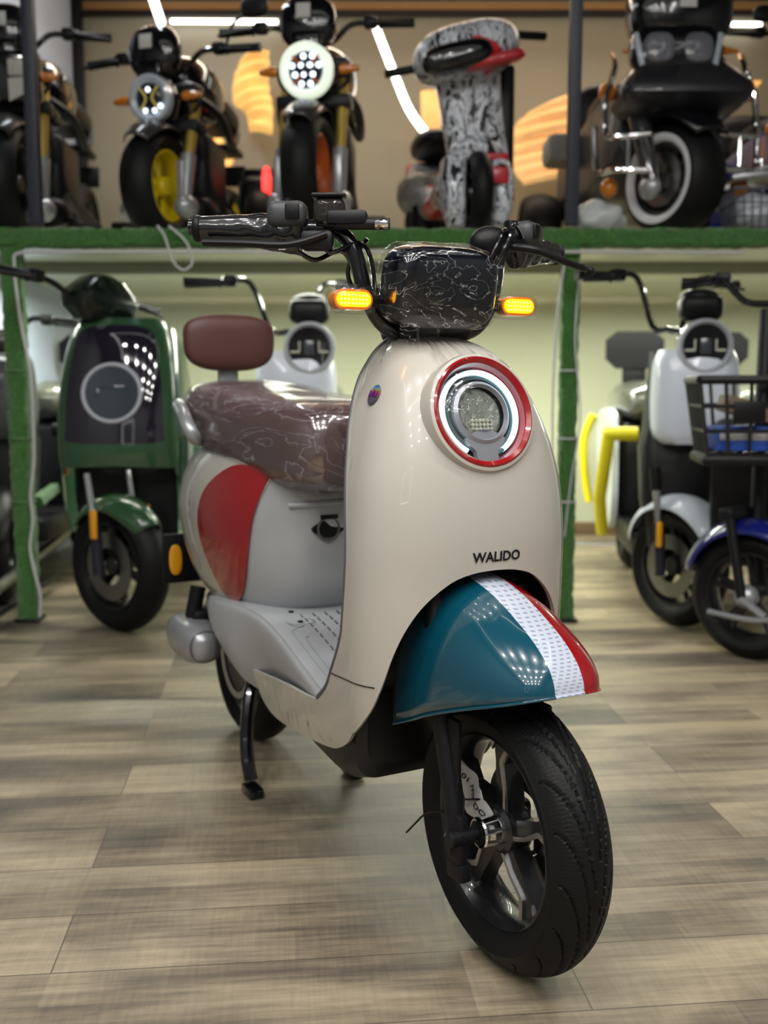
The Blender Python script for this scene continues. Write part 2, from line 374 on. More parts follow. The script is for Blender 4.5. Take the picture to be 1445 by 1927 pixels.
# ================= the room =================
XL, XR, YB, YF = -1.70, 2.6, 5.84, -2.6
struct('floor', M().box(((XL+XR)/2-.6, (YB+YF)/2, -.02), (XR-XL+1.4, YB-YF, .04)), FLOORM)
CEILM = mat('wood_ceiling', (.32, .17, .065), .45, noise_amt=.25, nscale=3)
struct('ceiling', M().box(((XL+XR)/2-.6, (4.0+YB)/2, CEIL+.03), (XR-XL+1.4, YB-4.0, .06)), CEILM)
struct('trim_1', M().box(((XL+XR)/2-.6, (4.0+YF)/2, CEIL+.03), (XR-XL+1.4, 4.0-YF, .06)), mat('dark_ceiling', (.05, .05, .055), .6))
def wall_mat(name, c1, c2):
    m = mat(name, c1, .42, bump=.04, bscale=30); nt = m.node_tree; b = nt.nodes['Principled BSDF']
    n = nd(nt, 'ShaderNodeTexNoise'); n.inputs['Scale'].default_value = .9; tc = nd(nt, 'ShaderNodeTexCoord'); nt.links.new(tc.outputs['Object'], n.inputs['Vector'])
    mx = nd(nt, 'ShaderNodeMix', data_type='RGBA'); mx.inputs[6].default_value = (*c1, 1); mx.inputs[7].default_value = (*c2, 1)
    nt.links.new(n.outputs['Fac'], mx.inputs[0]); nt.links.new(mx.outputs[2], b.inputs['Base Color']); return m
WLOW = wall_mat('pale_green_wall', (.58, .60, .44), (.66, .68, .50))
WUP = wall_mat('beige_wall', (.33, .30, .22), (.25, .23, .17))
SHZ = 1.344
struct('wall_back', M().box(((XL+XR)/2-.6, YB+.05, .7), (XR-XL+1.4, .1, 1.4)), WLOW)
struct('wall_upper', M().box(((XL+XR)/2-.6, YB+.05, 2.19), (XR-XL+1.4, .1, 1.58)), WUP)
struct('wall_left', M().box((XL-.05, 4.9, 1.47), (.1, 1.98, 2.94)), wall_mat('cool_white_wall', (.42, .48, .62), (.50, .56, .68)))
struct('wall_side', M().box((XL-.65, .65, 1.47), (.1, 6.5, 2.94)), mat('dim_side_wall', (.20, .21, .21), .6))
struct('wall_right', M().box((XR+.05, 1.6, 1.47), (.1, 8.5, 2.94)), mat('dim_side_wall', (.20, .21, .21), .6))
struct('wall_front', M().box((0, YF-.05, 1.47), (5.6, .1, 2.94)), mat('dim_front_wall', (.12, .125, .13), .6))
struct('baseboard_back', M().box(((XL+XR)/2-.6, YB-.01, .035), (XR-XL+1.4, .02, .07), bev=.004), mat('wooden_skirting', (.20, .13, .07), .5))
# --- display platform ---
PLAT = mat('pale_platform_board', (.62, .64, .48), .3)
o = M().box((.35, 4.72, 1.379), (4.2, 2.16, .05), bev=.004).build('display_platform', PLAT)
tag(o, 'wide raised display shelf with pale glossy underside across the back of the shop', 'shelf')
o['kind'] = 'structure'; o.name = 'trim_2'
for k in ('label', 'category'): del o[k]
def fuzzy_tube(pts, rx, rz, n=20, amp=.004, seg=.02):
    """turf wrapped bar with uneven nap"""
    m = M(); P = []
    for a, b in zip(pts[:-1], pts[1:]):
        a, b = Vector(a), Vector(b); k = max(1, int((b-a).length/seg)); P += [a+(b-a)*i/k for i in range(k)]
    P.append(Vector(pts[-1])); d = (P[-1]-P[0]).normalized(); u = Vector((0, -1, 0)) if abs(d.y) < .8 else Vector((1, 0, 0)); v = d.cross(u).normalized()
    rs = []
    for i, p in enumerate(P):
        ring = []
        for j in range(n):
            a = 2*pi*j/n; c, s_ = cos(a), sin(a); c = math.copysign(abs(c)**.45, c); s_ = math.copysign(abs(s_)**.45, s_)
            w_ = 1+(noise.noise(Vector((p.x*9, p.z*9, j*.5)))*.10)
            q = p+u*c*rx*w_+v*s_*rz*w_; q += Vector([random.uniform(-amp, amp) for _ in range(3)]); ring.append(q)
        rs.append(ring)
    return m.rings(rs, True, True)
beam = fuzzy_tube([(-1.75, 3.66, 1.376), (2.42, 3.66, 1.376)], .03, .033).build('turf_wrapped_beam', TURF)
tag(beam, 'long horizontal beam wrapped in green artificial grass along the platform edge', 'beam')
def post(px0, py0, px1, Y, lab, r=.036, zb=.0):
    bandm = WIRE if px0 > 500 else mat('dull_green_tie', (.10, .2, .08), .6)
    a = at(px0, py0, Y); b = at(px1, 1175, Y); b.z = zb; a.z = 1.343
    e = thing('turf_wrapped_post', lab, 'post', (b.x, b.y, 0), group=None)
    X = TR(-b.x, -b.y, 0)
    fuzzy_tube([b, a], r*.9, r, seg=.02).build('turf_sleeve', TURF, e, X)
    M().box((b.x, b.y, .006), (.09, .09, .012), bev=.003).build('foot_plate', BLKM, e, X)
    for t in (.33, .5, .68):
        p = b+(a-b)*t; q = M().lathe([(r*1.22, -.003), (r*1.25, 0), (r*1.22, .003)], (p.x, p.y, p.z), 'Z', 20).build('tie_band', bandm, e, X)
    return e
post(22, 470, 57, 3.65, 'green turf wrapped post left of the green scooter, white cable down its side')
post(1074, 470, 1060, 3.65, 'green turf wrapped post behind the right indicator of the cream scooter', .031)
o = fuzzy_tube([at(70, 945, 3.75), at(103, 918, 4.35)], .02, .02).build('turf_wrapped_rail', TURF); tag(o, 'short bright green turf wrapped bar behind the left post', 'bar')
struct('trim_3', M().box(((XL+XR)/2-.6, YB-.005, 2.913), (XR-XL+1.4, .03, .055)), CEILM)
o = M().box((.2, 4.2, SHZ-.012), (3.8, .06, .044), bev=.004).build('underside_shadow', mat('painted_shadow', (.30, .31, .22), .4)); tag(o, 'grey-green strip standing in for the soft shadow under the display platform', 'beam')  # solid darker strip placed for the soft shadow gradient under the platform
for px, lab in ((60, 'dark upright shelf post at the left in front of the grey motorcycle'), (1080, 'dark upright shelf post left of the black trike')):
    x = at(px, 200, 3.66).x
    o = M().box((x, 3.66, 2.17), (.042, .042, 1.50), bev=.003).build('shelf_upright', mat('dark_blue_steel', (.022, .025, .04), .45)); tag(o, lab, 'post')
fr = M().box((XL+.03, YB-.05, 2.19), (.05, .05, 1.56), bev=.003).build('corner_frame_post', BLKM); tag(fr, 'thin black corner post between the cool white wall and the beige wall', 'post')
for zz, lab in ((2.87, 'upper black rail across the top of the beige wall'), (2.955, 'black rail just under the wooden ceiling')):
    tag(M().box((.45, YB-.05, zz), (4.25, .04, .026), bev=.003).build('wall_rail', BLKM), lab, 'rail')
tag(M().box((.45, YB-.45, 1.416), (4.0, .03, .03), bev=.003).build('floor_rail', BLKM), 'low black rail along the back of the display platform', 'rail')
# --- LED strips ---
def led(pts, r, lab, name='led_strip', group=None, e=LEDW, dots=False):
    o = M().tube(sm([tuple(p) for p in pts], 8), r, 8).build(name, e); tag(o, lab, 'light', group); return o
Lc = mat('strip_led', (1, 1, 1), .3, emit=5, ecol=(1, 1, .93))
led([at(322, 40, 5.76), at(522, 41, 5.76)], .012, 'straight white light strip above the two round-headlight motorcycles', e=Lc)
led([at(287, -6, 5.50), at(303, 42, 5.74)], .022, 'short slanting white light strip above the yellow-rimmed motorcycle', e=Lc)
led([at(1302, 45, 5.76), at(1432, 46, 5.76)], .011, 'straight white light strip behind the black trike', e=Lc)
led([at(706, 48, 5.0), at(724, 95, 4.9), at(742, 140, 4.8), at(772, 210, 4.8), at(820, 275, 4.8)], .017, 'curved white light reflection built as a hanging glowing tube between the motorcycle and the graffiti scooter', e=Lc)  # reflected streak of light, modelled as an emissive tube
led([at(402, 484, 5.0), at(420, 495, 5.0), at(450, 497, 5.0), at(488, 486, 5.0)], .013, 'drooping curved white light strip under the platform', e=Lc)
led([at(527, 484, 5.0), at(525, 505, 5.0), at(517, 522, 5.0)], .018, 'short bright white light strip under the platform by the left grip', e=Lc)
led([at(560, 486, 5.0), at(552, 505, 5.0), at(562, 525, 5.0)], .011, 'small bent white light strip under the platform, right of the brighter one', e=Lc)
led([at(1310, 494, 5.0), at(1410, 478, 5.0)], .011, 'slanting white light strip under the platform above the yellow-barred scooter', e=Lc)
led([at(118, 478, 4.6), at(150, 500, 4.6)], .013, 'short white light strip above the green scooter', e=Lc)
def lamp_fixture(): pass
proto = thing('ceiling_downlight', 'round recessed white ceiling downlight, one of the even grid above the shop floor', 'light', (DL[0][0], DL[0][1], CEIL), group='round ceiling downlights')
M().lathe([(.06, -.004), (.062, -.014), (.050, -.018), (.044, -.004)], (0, 0, 0), 'Z', 28).build('trim_ring', mat('white_ring', (.7, .7, .7), .4), proto)
M().lathe([(.043, -.016), (.0, -.016)], (0, 0, 0), 'Z', 24).build('diffuser', mat('downlight_glow', (1, 1, 1), .5, emit=14, ecol=(1, .98, .93)), proto)
for (x, y) in DL[1:]:
    c = proto.copy(); COL.objects.link(c); c.location = (x, y, CEIL)
    for ch in proto.children:
        d = ch.copy(); COL.objects.link(d); d.parent = c
# square of light strips on the ceiling in front of the display
for i, (a, b) in enumerate((((-1.6, .3), (-1.6, 2.2)), ((-1.6, 2.2), (1.6, 2.2)), ((1.6, 2.2), (1.6, .3)), ((-1.6, .3), (1.6, .3)))):
    o = M().tube([(a[0], a[1], CEIL-.02), (b[0], b[1], CEIL-.02)], .012, 8).build('ceiling_strip_light', Lc)
    tag(o, ['left', 'rear', 'right', 'front'][i]+' side of the rectangle of ceiling light strips', 'light')
fp = [(-2.0, YF+.04, 1.15), (-2.0, YF+.04, 2.2), (-1.0, YF+.04, 2.35), (-1.0, YF+.04, 1.15)]
for i in range(4):
    o = M().tube([fp[i], fp[(i+1) % 4]], .012, 8).build('window_strip_light', Lc); tag(o, ['left', 'top', 'right', 'bottom'][i]+' strip light around the shop window behind the camera', 'light')
# --- warm wall reflections, built as glowing pleated sheets ---
def fan_reflection(pts, Y, lab, e):
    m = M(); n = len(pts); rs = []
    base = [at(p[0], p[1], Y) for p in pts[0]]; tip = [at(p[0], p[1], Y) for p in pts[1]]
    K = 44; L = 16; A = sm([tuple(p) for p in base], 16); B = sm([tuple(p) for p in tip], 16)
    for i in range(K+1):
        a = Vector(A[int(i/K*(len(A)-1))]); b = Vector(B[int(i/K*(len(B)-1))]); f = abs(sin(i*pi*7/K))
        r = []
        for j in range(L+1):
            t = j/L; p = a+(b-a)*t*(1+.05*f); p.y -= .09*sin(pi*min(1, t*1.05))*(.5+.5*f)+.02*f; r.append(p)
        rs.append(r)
    m.rings(rs, False, False); o = m.build('pleated_reflection', e, ang=180, recalc=True); md = o.modifiers.new('s', 'SOLIDIFY'); md.thickness = .004
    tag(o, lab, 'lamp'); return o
def shade(name, col, s):  # emissive colour standing in for the warm reflections
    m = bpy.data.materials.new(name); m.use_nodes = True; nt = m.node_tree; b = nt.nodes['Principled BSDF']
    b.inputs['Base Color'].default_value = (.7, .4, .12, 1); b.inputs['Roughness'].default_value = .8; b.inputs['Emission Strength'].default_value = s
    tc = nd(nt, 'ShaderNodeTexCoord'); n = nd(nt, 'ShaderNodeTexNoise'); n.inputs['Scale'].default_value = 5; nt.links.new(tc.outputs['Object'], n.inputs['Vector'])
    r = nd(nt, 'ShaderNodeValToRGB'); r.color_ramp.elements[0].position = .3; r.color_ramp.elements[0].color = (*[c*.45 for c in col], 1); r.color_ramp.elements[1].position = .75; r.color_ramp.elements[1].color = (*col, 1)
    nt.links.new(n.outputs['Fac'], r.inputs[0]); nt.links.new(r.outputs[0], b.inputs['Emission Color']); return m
SH1 = shade('warm_reflection_glow', (1, .58, .17), .85); SH2 = shade('peach_reflection_glow', (1, .58, .26), .62)
fan_reflection([[(455, 110), (440, 150), (440, 195), (462, 215), (470, 250)], [(505, 95), (505, 130), (505, 170), (512, 205), (512, 255)]], 5.6, 'amber wall reflection built as a glowing pleated sheet between the two motorcycles', SH1)
fan_reflection([[(378, 292), (384, 270), (400, 235), (432, 290), (440, 300)], [(410, 378), (408, 378), (412, 380), (418, 378), (422, 372)]], 5.6, 'amber wall reflection built as a glowing pleated sheet low behind the yellow-rimmed motorcycle', SH1)
fan_reflection([[(985, 348), (965, 320), (962, 285), (968, 240), (1000, 210)], [(1095, 330), (1100, 300), (1100, 260), (1100, 210), (1100, 170)]], 5.6, 'large peach wall reflection built as a glowing pleated sheet left of the black trike', SH2)
fan_reflection([[(1315, 110), (1330, 125), (1345, 150), (1360, 160)], [(1330, 185), (1338, 183), (1345, 182), (1355, 180)]], 5.6, 'small amber wall reflection built as a glowing sheet right of the black trike headlights', SH1)
fan_reflection([[(1395, 160), (1400, 158), (1410, 157), (1420, 158)], [(1400, 172), (1405, 172), (1412, 172), (1420, 170)]], 5.6, 'tiny amber wall reflection built as a glowing sheet at the right above the blue trike', SH1)
fan_reflection([[(792, 175), (800, 172), (815, 172), (826, 175)], [(795, 325), (800, 325), (815, 325), (828, 325)]], 5.6, 'narrow peach wall reflection built as a glowing sheet beside the graffiti scooter', SH2)
# --- cables ---
led([at(296, 425, 3.60), at(310, 445, 3.59), at(325, 490, 3.59), at(345, 508, 3.59), at(362, 492, 3.59), at(350, 455, 3.59), at(318, 425, 3.60)], .0042, 'white cable loop hanging over the turf beam behind the left grip', 'hanging_cable', e=WIRE).__setitem__('category', 'cable')
led([at(1400, 476, 3.60), at(1100, 474, 3.60), at(700, 474, 3.60), at(300, 474, 3.60), at(120, 474, 3.60), at(38, 476, 3.60), at(27, 500, 3.60), at(38, 600, 3.6), at(57, 700, 3.6), at(63, 800, 3.6), at(64, 870, 3.6), at(58, 930, 3.6), at(62, 980, 3.6), at(57, 1030, 3.6), at(66, 1080, 3.6), at(76, 1120, 3.6), at(75, 1160, 3.6)], .0058, 'long thin white cable along the turf beam and down the left post', 'white_cable', e=WIRE).__setitem__('category', 'cable')
led([at(1062, 495, 3.6), at(1048, 600, 3.6), at(1040, 750, 3.6), at(1040, 900, 3.6)], .004, 'white cable down the left side of the right turf post', 'white_cable', e=WIRE).__setitem__('category', 'cable')
led([at(1092, 495, 3.6), at(1082, 640, 3.6), at(1092, 780, 3.6), at(1075, 900, 3.61), at(1062, 1010, 3.62)], .003, 'thin white cable loosely hanging right of the right turf post', 'white_cable', e=WIRE).__setitem__('category', 'cable')
led([(1.0, 5.45, .006), (1.12, 5.40, .006), (1.3, 5.42, .006), (1.5, 5.5, .006)], .005, 'white cable lying on the floor by the back wall', 'white_cable', e=WIRE).__setitem__('category', 'cable')
o = M().tube([at(-10, 1112, 3.6), at(125, 1003, 4.75)], .022, 12).build('floor_rail', mat('dull_steel', (.22, .21, .19), .4, metal=.7)); tag(o, 'low grey metal rail behind the left turf post', 'rail')
o = M().tube([at(-10, 1160, 3.45), at(105, 1085, 4.2)], .012, 12).build('floor_rail', BLKM); tag(o, 'thin dark rail on the floor at the far left', 'rail')

# ================= cream electric scooter =================
HEAD = R_(27)
hero = thing('electric_scooter', 'cream electric scooter with teal, white and red front mudguard in the middle', 'scooter', (.1855, 1.433, 0), HEAD)
def hb(m, name, mt, parent=hero, **k): return m.build(name, mt, parent, **k)
FT = table([(.20,.09,.20,.146),(.28,.075,.19,.165),(.36,.06,.175,.176),(.46,.05,.165,.182),(.56,.045,.16,.183),(.64,.04,.158,.180),(.72,.045,.16,.171),(.79,.058,.17,.152),(.85,.08,.19,.127),(.89,.11,.21,.106),(.92,.16,.235,.083),(.94,.225,.265,.05),(.945,.26,.28,.02)])
def fs(q, z, off=0):
    yf, yc, w_ = FT(z); s = 1 if q >= 0 else -1; q = abs(q)
    if q <= 1:
        th = q*pi/2; p = (s*w_*sin(th)**.85 if th > 0 else 0, yc-(yc-yf)*max(cos(th), 0)**.9, z)
    else:
        y = yc+(q-1)*.1; p = (s*(w_-.06*(y-yc)**2), y, z)
    if off:
        n = Vector((p[0]*1.0, (p[1]-yc-.06)*1.3 if q < 1 else 0, .02)).normalized(); p = tuple(Vector(p)+n*off)
    return p
left = [(0, .590), (-.1, .587), (-.22, .575), (-.37, .543), (-.48, .507), (-.57, .466), (-.67, .41), (-.80, .363), (-1.06, .313), (-1.45, .283), (-2.03, .262), (-3.46, .237), (-4.6, .222), (-5.3, .222), (-5.75, .24), (-6.05, .285)]
left2 = [(-6.05, .292), (-4.04, .321), (-2.9, .332), (-2.35, .343), (-1.95, .375), (-1.7, .411), (-1.4, .46), (-1.27, .50), (-1.19, .601), (-1.31, .681), (-1.47, .752), (-1.62, .80), (-1.68, .84), (-1.62, .875), (-1.40, .905), (-1.2, .925), (-1.08, .936), (-1.0, .9395)]
lo = sm(left, 5)+sm(left2, 5)
poly = [p for p in lo]+[(-p[0], p[1]) for p in reversed(lo[1:])]
hole = []
for i in range(40):
    a = 2*pi*i/40; x, z = .076*cos(a), .822+.074*sin(a); w_ = FT(z)[2]
    hole.append((math.copysign(math.asin(min(1, (abs(x)/w_)**(1/.85)))*2/pi, x), z))
m = M().sheet(fs, poly, (.085, .0125), th=-.006, holes=[hole])
hb(m, 'front_fairing', [CREAM], ang=50)
# rear edge lip of the fairing, darker plastic
for sg in (-1, 1):
    e = [fs(sg*abs(q), z) for q, z in sm(left2[3:], 6)]
    e = [(x*.985, y+.004, z) for x, y, z in e]
    hb(M().tube(e, .0045, 8), 'edge_moulding', DGREY)
# seam between upper fairing and lower side panel
e = [fs(-q, z, .0006) for q, z in [(.72+i*.1, 0.413-.0008*i) for i in range(0, 11)]]
hb(M().tube(e, .0009, 6), 'panel_seam', BLK)
# inner leg shield (rider side)
YR = table([(.37, .262), (.40, .225), (.46, .196), (.52, .184), (.60, .176), (.68, .186), (.76, .212), (.84, .248), (.90, .255), (.935, .262)])
rs = []
for i in range(26):
    z = .37+.565*i/25; w_ = FT(z)[2]*.965; y = YR(z)[0]+.002
    rs.append([(w_*t/10, y-.012*(1-(t/10)**2), z) for t in range(-10, 11)])
pn = hb(M().rings(rs, False, False), 'inner_leg_shield', GREYP); md = pn.modifiers.new('s', 'SOLIDIFY'); md.thickness = .003
# headlight
HL = Vector(fs(0, .822)); hn = Vector((0, -1, .30)).normalized(); HX = TR(-.010, HL.y+.001, HL.z)@rot_to(hn)@Matrix.Scale(.85, 4)
# local frame: Z outward; x is mirrored so keep symmetric shapes
hl = hb(M().lathe([(.107, -.06), (.1065, -.005), (.104, .002), (.099, .004), (.097, .001)], (0, 0, 0), 'Z', 80), 'headlight', CREAM, X=HX)
hb(M().lathe([(.1, -.01), (.0985, .004), (.095, .0065), (.088, .002), (.084, -.008), (.083, -.03)], (0, 0, 0), 'Z', 80), 'trim_ring', RED, hl, X=HX)
hb(M().lathe([(.084, -.02), (.0, -.022)], (0, 0, 0), 'Z', 64), 'housing', GLB, hl, X=HX)
gap = .50
a0, a1 = -pi/2+gap, 3*pi/2-gap
hb(M().lathe([(.0785, -.016), (.078, -.008), (.0745, -.0055), (.071, -.008), (.0705, -.016)], (0, 0, 0), 'Z', 90, a0=a0+pi/2-pi/2, a1=a1), 'light_ring', LEDG, hl, X=HX@Matrix.Rotation(-pi/2, 4, 'Z')@Matrix.Rotation(pi/2, 4, 'Z'))
hb(M().lathe([(.066, -.017), (.062, -.010), (.058, -.017)], (0, 0, 0), 'Z', 64), 'bezel', mat('dark_bezel', (.03, .032, .035), .3, coat=.5), hl, X=HX)
K = rrect(.03, .05, .01)
tp = [(-.019, -.084), (.019, -.084), (.022, -.068), (.040, -.045), (.0, -.03), (-.040, -.045), (-.022, -.068)]
hb(M().prism(sm(tp, 3, True), -.016, -.004, 'Z'), 'bezel_tongue', mat('satin_bezel', (.30, .31, .35), .3, metal=.4), hl, X=HX)
hb(M().lathe([(.058, -.018), (.056, -.004), (.050, .001), (.046, -.006)], (0, 0, 0), 'Z', 64), 'projector_bezel', mat('satin_bezel', (.30, .31, .35), .3, metal=.4), hl, X=HX)
hb(M().lathe([(.047, -.019), (.04, -.017), (0, -.014)], (0, 0, 0), 'Z', 48), 'reflector', mat('reflector_silver', (.75, .76, .68), .22, metal=.85, bump=.6, bscale=70), hl, X=HX)
m = M()
for r_ in range(3):
    for c in range(6): m.ell((-.017+c*.007, -.012-r_*.007, -.012), (.0035, .0035, .003), n=8, m=5)
hb(m, 'led_array', mat('led_dim', (.8, .8, .7), .2, emit=.02, ecol=(1, .97, .82)), hl, X=HX)
hb(M().lathe([(.0, .006), (.018, .004), (.034, -.003), (.043, -.013), (.046, -.018)], (0, 0, 0), 'Z', 48), 'projector_lens', GLASS, hl, X=HX)
hb(M().lathe([(.0, .008), (.03, .0075), (.06, .005), (.08, .0), (.085, -.004)], (0, 0, 0), 'Z', 64), 'protective_film', FILM3, hl, X=HX)
# letters and round sticker
def onf(q0, z0):
    def f(x, y):
        z = z0+y; w_ = FT(z)[2]; s_ = 1 if x+q0*w_ >= 0 else -1; xx = (q0*w_*1.2 if q0 else 0)+x; q = math.asin(min(1, (abs(xx)/w_)**(1/.85)))/(pi/2)
        p = fs(s_*q if xx else 0, z); return (xx, p[1]-.0012, z)
    return f
hb(M().text('WALIDO', .0205, onf(0, .610), sx=1.0, bold=.0006), 'lettering', mat('black_ink', (.004, .004, .008), .3), smooth=False, recalc=False)
STQ, STZ = -.99, .846
def holo():
    m = mat('holographic_foil', (.4, .4, .45), .25, metal=.7); nt = m.node_tree; b = nt.nodes['Principled BSDF']; tc = nd(nt, 'ShaderNodeTexCoord'); sp = nd(nt, 'ShaderNodeSeparateXYZ')
    nt.links.new(tc.outputs['Generated'], sp.inputs[0]); r = nd(nt, 'ShaderNodeValToRGB'); e = r.color_ramp.elements
    e[0].position = .0; e[0].color = (.16, .15, .2, 1); e[1].position = 1; e[1].color = (.1, .2, .75, 1)
    for p, c in ((.42, (.25, .2, .3, 1)), (.52, (.75, .08, .45, 1)), (.64, (.9, .3, .1, 1)), (.74, (.8, .7, .1, 1)), (.84, (.2, .5, .8, 1))): x = e.new(p); x.color = c
    nt.links.new(sp.outputs['Z'], r.inputs[0]); nt.links.new(r.outputs[0], b.inputs['Base Color']); return m
sp0 = Vector(fs(STQ, STZ)); n0 = (Vector(fs(STQ, STZ+.01))-Vector(fs(STQ, STZ-.01))).cross(Vector(fs(STQ+.05, STZ))-Vector(fs(STQ-.05, STZ))).normalized()
if n0.y > 0: n0 = -n0
SX = TR(*(sp0+n0*.0022))@rot_to(n0)
st = hb(M().lathe([(.0165, 0), (.0, .0012)], (0, 0, 0), 'Z', 36), 'round_sticker', holo(), X=SX)
hb(M().text('NIU', .015, lambda x, y: (x, y+.001, .0022), bold=.0005), 'sticker_lettering', mat('purple_ink', (.10, .01, .16), .3), st, X=SX, smooth=False, recalc=False)
# ---- front wheel ----
def tyre_prof(R, hw, rr, k=4):
    return sm([(rr-.004, -.55*hw), (rr+.006, -.80*hw), (rr+(R-rr)*.40, -1.0*hw), (R-.034*R/.21, -.97*hw), (R-.016*R/.21, -.72*hw), (R-.004*R/.21, -.36*hw), (R, 0), (R-.004*R/.21, .36*hw), (R-.016*R/.21, .72*hw), (R-.034*R/.21, .97*hw), (rr+(R-rr)*.40, 1.0*hw), (rr+.006, .80*hw), (rr-.004, .55*hw)], k)
def tread_tyre(R=.21, hw=.05, rr=.143, N=17, per=72):
    pr = tyre_prof(R, hw, rr, 8); n = N*per; c = len(pr)//2; L = [0]
    for a, b in zip(pr[:-1], pr[1:]): L.append(L[-1]+math.hypot(a[0]-b[0], a[1]-b[1]))
    Lc = L[c]; span = .052
    m = M(); vs = []
    nrm = []
    for i in range(len(pr)):
        a, b = pr[max(0, i-1)], pr[min(len(pr)-1, i+1)]; d = Vector((b[0]-a[0], b[1]-a[1])).normalized(); nrm.append((d.y, -d.x))
    for j in range(n):
        th = 2*pi*j/n; ph0 = th*N/(2*pi)
        for i, (r, x) in enumerate(pr):
            l = abs(L[i]-Lc)/span; dp = 0
            if l < 1.02:
                ph = ph0+(.5 if x > 0 else 0)
                u = max(0, (1-l)/.82)
                if l > .16:
                    g = 1.35*u**1.9; gp = 1.35*1.9*u**.9/.82
                    d = abs((ph+g+.5) % 1-.5)*.0776/math.sqrt(1+(.0776*gp/span)**2)
                    dp = max(dp, .0042*min(1, max(0, 1-(d-.0012)/.0012)) if d < .0024 else 0)
                if .05 < l < .42:
                    g = .62+1.5*((.42-l)/.37); gp = 4.05
                    d = abs((ph+g+.5) % 1-.5)*.0776/math.sqrt(1+(.0776*gp/span)**2)
                    fr_ = .0036 if d < .0012 else 0; dp = max(dp, fr_)
                if l > .42 and dp == 0:
                    g = 1.35*u**1.9; f = (ph+g) % 1
                    if .12 < f < .80-.9*max(0, .62-l)*2: dp = .0006*(.5+.5*sin(f*2*pi*13))*(1 if sin(l*70) > -.6 else .2)
            rr_ = r-dp*(1 if True else 0); 
            vs.append((x, -rr_*cos(th), R+rr_*sin(th)))
    P = len(pr); fcs = [(j*P+i, j*P+i+1, ((j+1) % n)*P+i+1, ((j+1) % n)*P+i) for j in range(n) for i in range(P-1)]
    m.add(vs, fcs); return m
rim = M()
RW = .21
for sg in (-1, 1):
    rim.lathe([(.1445, sg*.034), (.147, sg*.032), (.1475, sg*.026), (.138, sg*.022), (.134, sg*.012), (.130, sg*.0)], (0, 0, RW), 'X', 96)
rim.lathe([(.1445, -.034), (.141, -.036), (.137, -.030), (.130, -.020), (.127, 0), (.130, .02), (.137, .03), (.141, .036), (.1445, .034)], (0, 0, RW), 'X', 96)
rimo = hb(rim, 'front_wheel', mat('black_rim', (.010, .010, .012), .3, coat=.4), ang=60)
hb(tread_tyre(), 'tyre', RUB, rimo, ang=60)
hb(M().lathe([(.1485, -.0335), (.1505, -.0405), (.1525, -.0335)], (0, 0, RW), 'X', 96), 'bead_line', GLB, rimo)
hb(M().lathe([(.0, -.024), (.030, -.024), (.036, -.018), (.036, .018), (.03, .024), (0, .024)], (0, 0, RW), 'X', 48), 'hub', mat('black_rim', (0, 0, 0)), rimo)
for k in range(5):
    a = R_(96+72*k); X = TR(0, 0, RW)@Matrix.Rotation(a, 4, 'X')   # spoke along local +Y
    sp_ = [(.028, -.014), (.062, -.021), (.098, -.026), (.131, -.036), (.133, -.012), (.132, .014), (.100, -.004), (.066, .008), (.028, .016)]
    m = M().prism(sp_, -.014, .016, 'X')
    so = hb(m, 'spoke', mat('black_rim', (0, 0, 0)), rimo, X=X, ang=30)
    hb(M().prism([(.034, .0125), (.066, .0075), (.100, -.004), (.118, .004), (.131, .013), (.131, .004), (.116, -.006), (.104, -.012), (.098, -.0115), (.064, .002), (.034, .006)], -.0175, -.013, 'X').prism([(.112, -.034), (.131, -.0385), (.133, -.024), (.126, -.028)], -.0175, -.013, 'X'), 'machined_edge', ALU, rimo, X=X, ang=30)
hb(M().lathe([(.0, -.055), (.018, -.055), (.0215, -.054), (.0232, -.051), (.0222, -.048), (.0222, -.016), (.0235, -.014), (.0235, -.010), (.021, -.008), (.021, 0)], (0, 0, RW), 'X', 48), 'hub_cap', CHR, rimo)
hb(M().lathe([(.0, -.0562), (.016, -.0562), (.018, -.055)], (0, 0, RW), 'X', 32), 'hub_cap_face', BLK, rimo)
hb(M().lathe([(.05, .026), (.095, .026), (.095, .029), (.05, .029), (.05, .026)], (0, 0, RW), 'X', 48), 'brake_disc', mat('disc_steel', (.3, .3, .3), .3, metal=1), rimo)
# ---- fork ----
fk = M()
for sg in (-1, 1):
    fk.tube([(sg*.082, .012, .18), (sg*.082, .022, .26), (sg*.082, .055, .36), (sg*.075, .10, .55)], [.013, .015, .0165, .0165], 16)
    fk.box((sg*.082, .010, .205), (.018, .034, .075), bev=.006)
    fk.box((sg*.078, .012, .155), (.024, .040, .03), bev=.006)
    fk.box((sg*.080, .033, .30), (.010, .044, .16), X=None, bev=.004)
fk.box((0, .12, .56), (.17, .05, .03), bev=.01).tube([(0, .12, .55), (0, .26, .93)], .02, 16)
fko = hb(fk, 'front_fork', BLKM)
hb(M().lathe([(.0, -.104), (.010, -.104), (.012, -.102), (.012, -.086), (.013, -.086), (.013, -.066), (.0085, -.064), (.0085, -.054)], (0, 0, RW), 'X', 20), 'axle_nut', BLKM, fko)
hb(M().tube([(-.094, .01, .20), (-.10, .01, .20)], .010, 6), 'axle_bolt', BLKM, fko)
hb(M().tube(sm([(.084, .04, .22), (.12, .10, .10), (.06, .17, .10), (.03, .16, .16)], 6), .004, 8), 'brake_hose', BLK, fko)
hb(M().box((.062, .07, .19), (.03, .05, .06), bev=.01), 'brake_caliper', BLKM, fko)
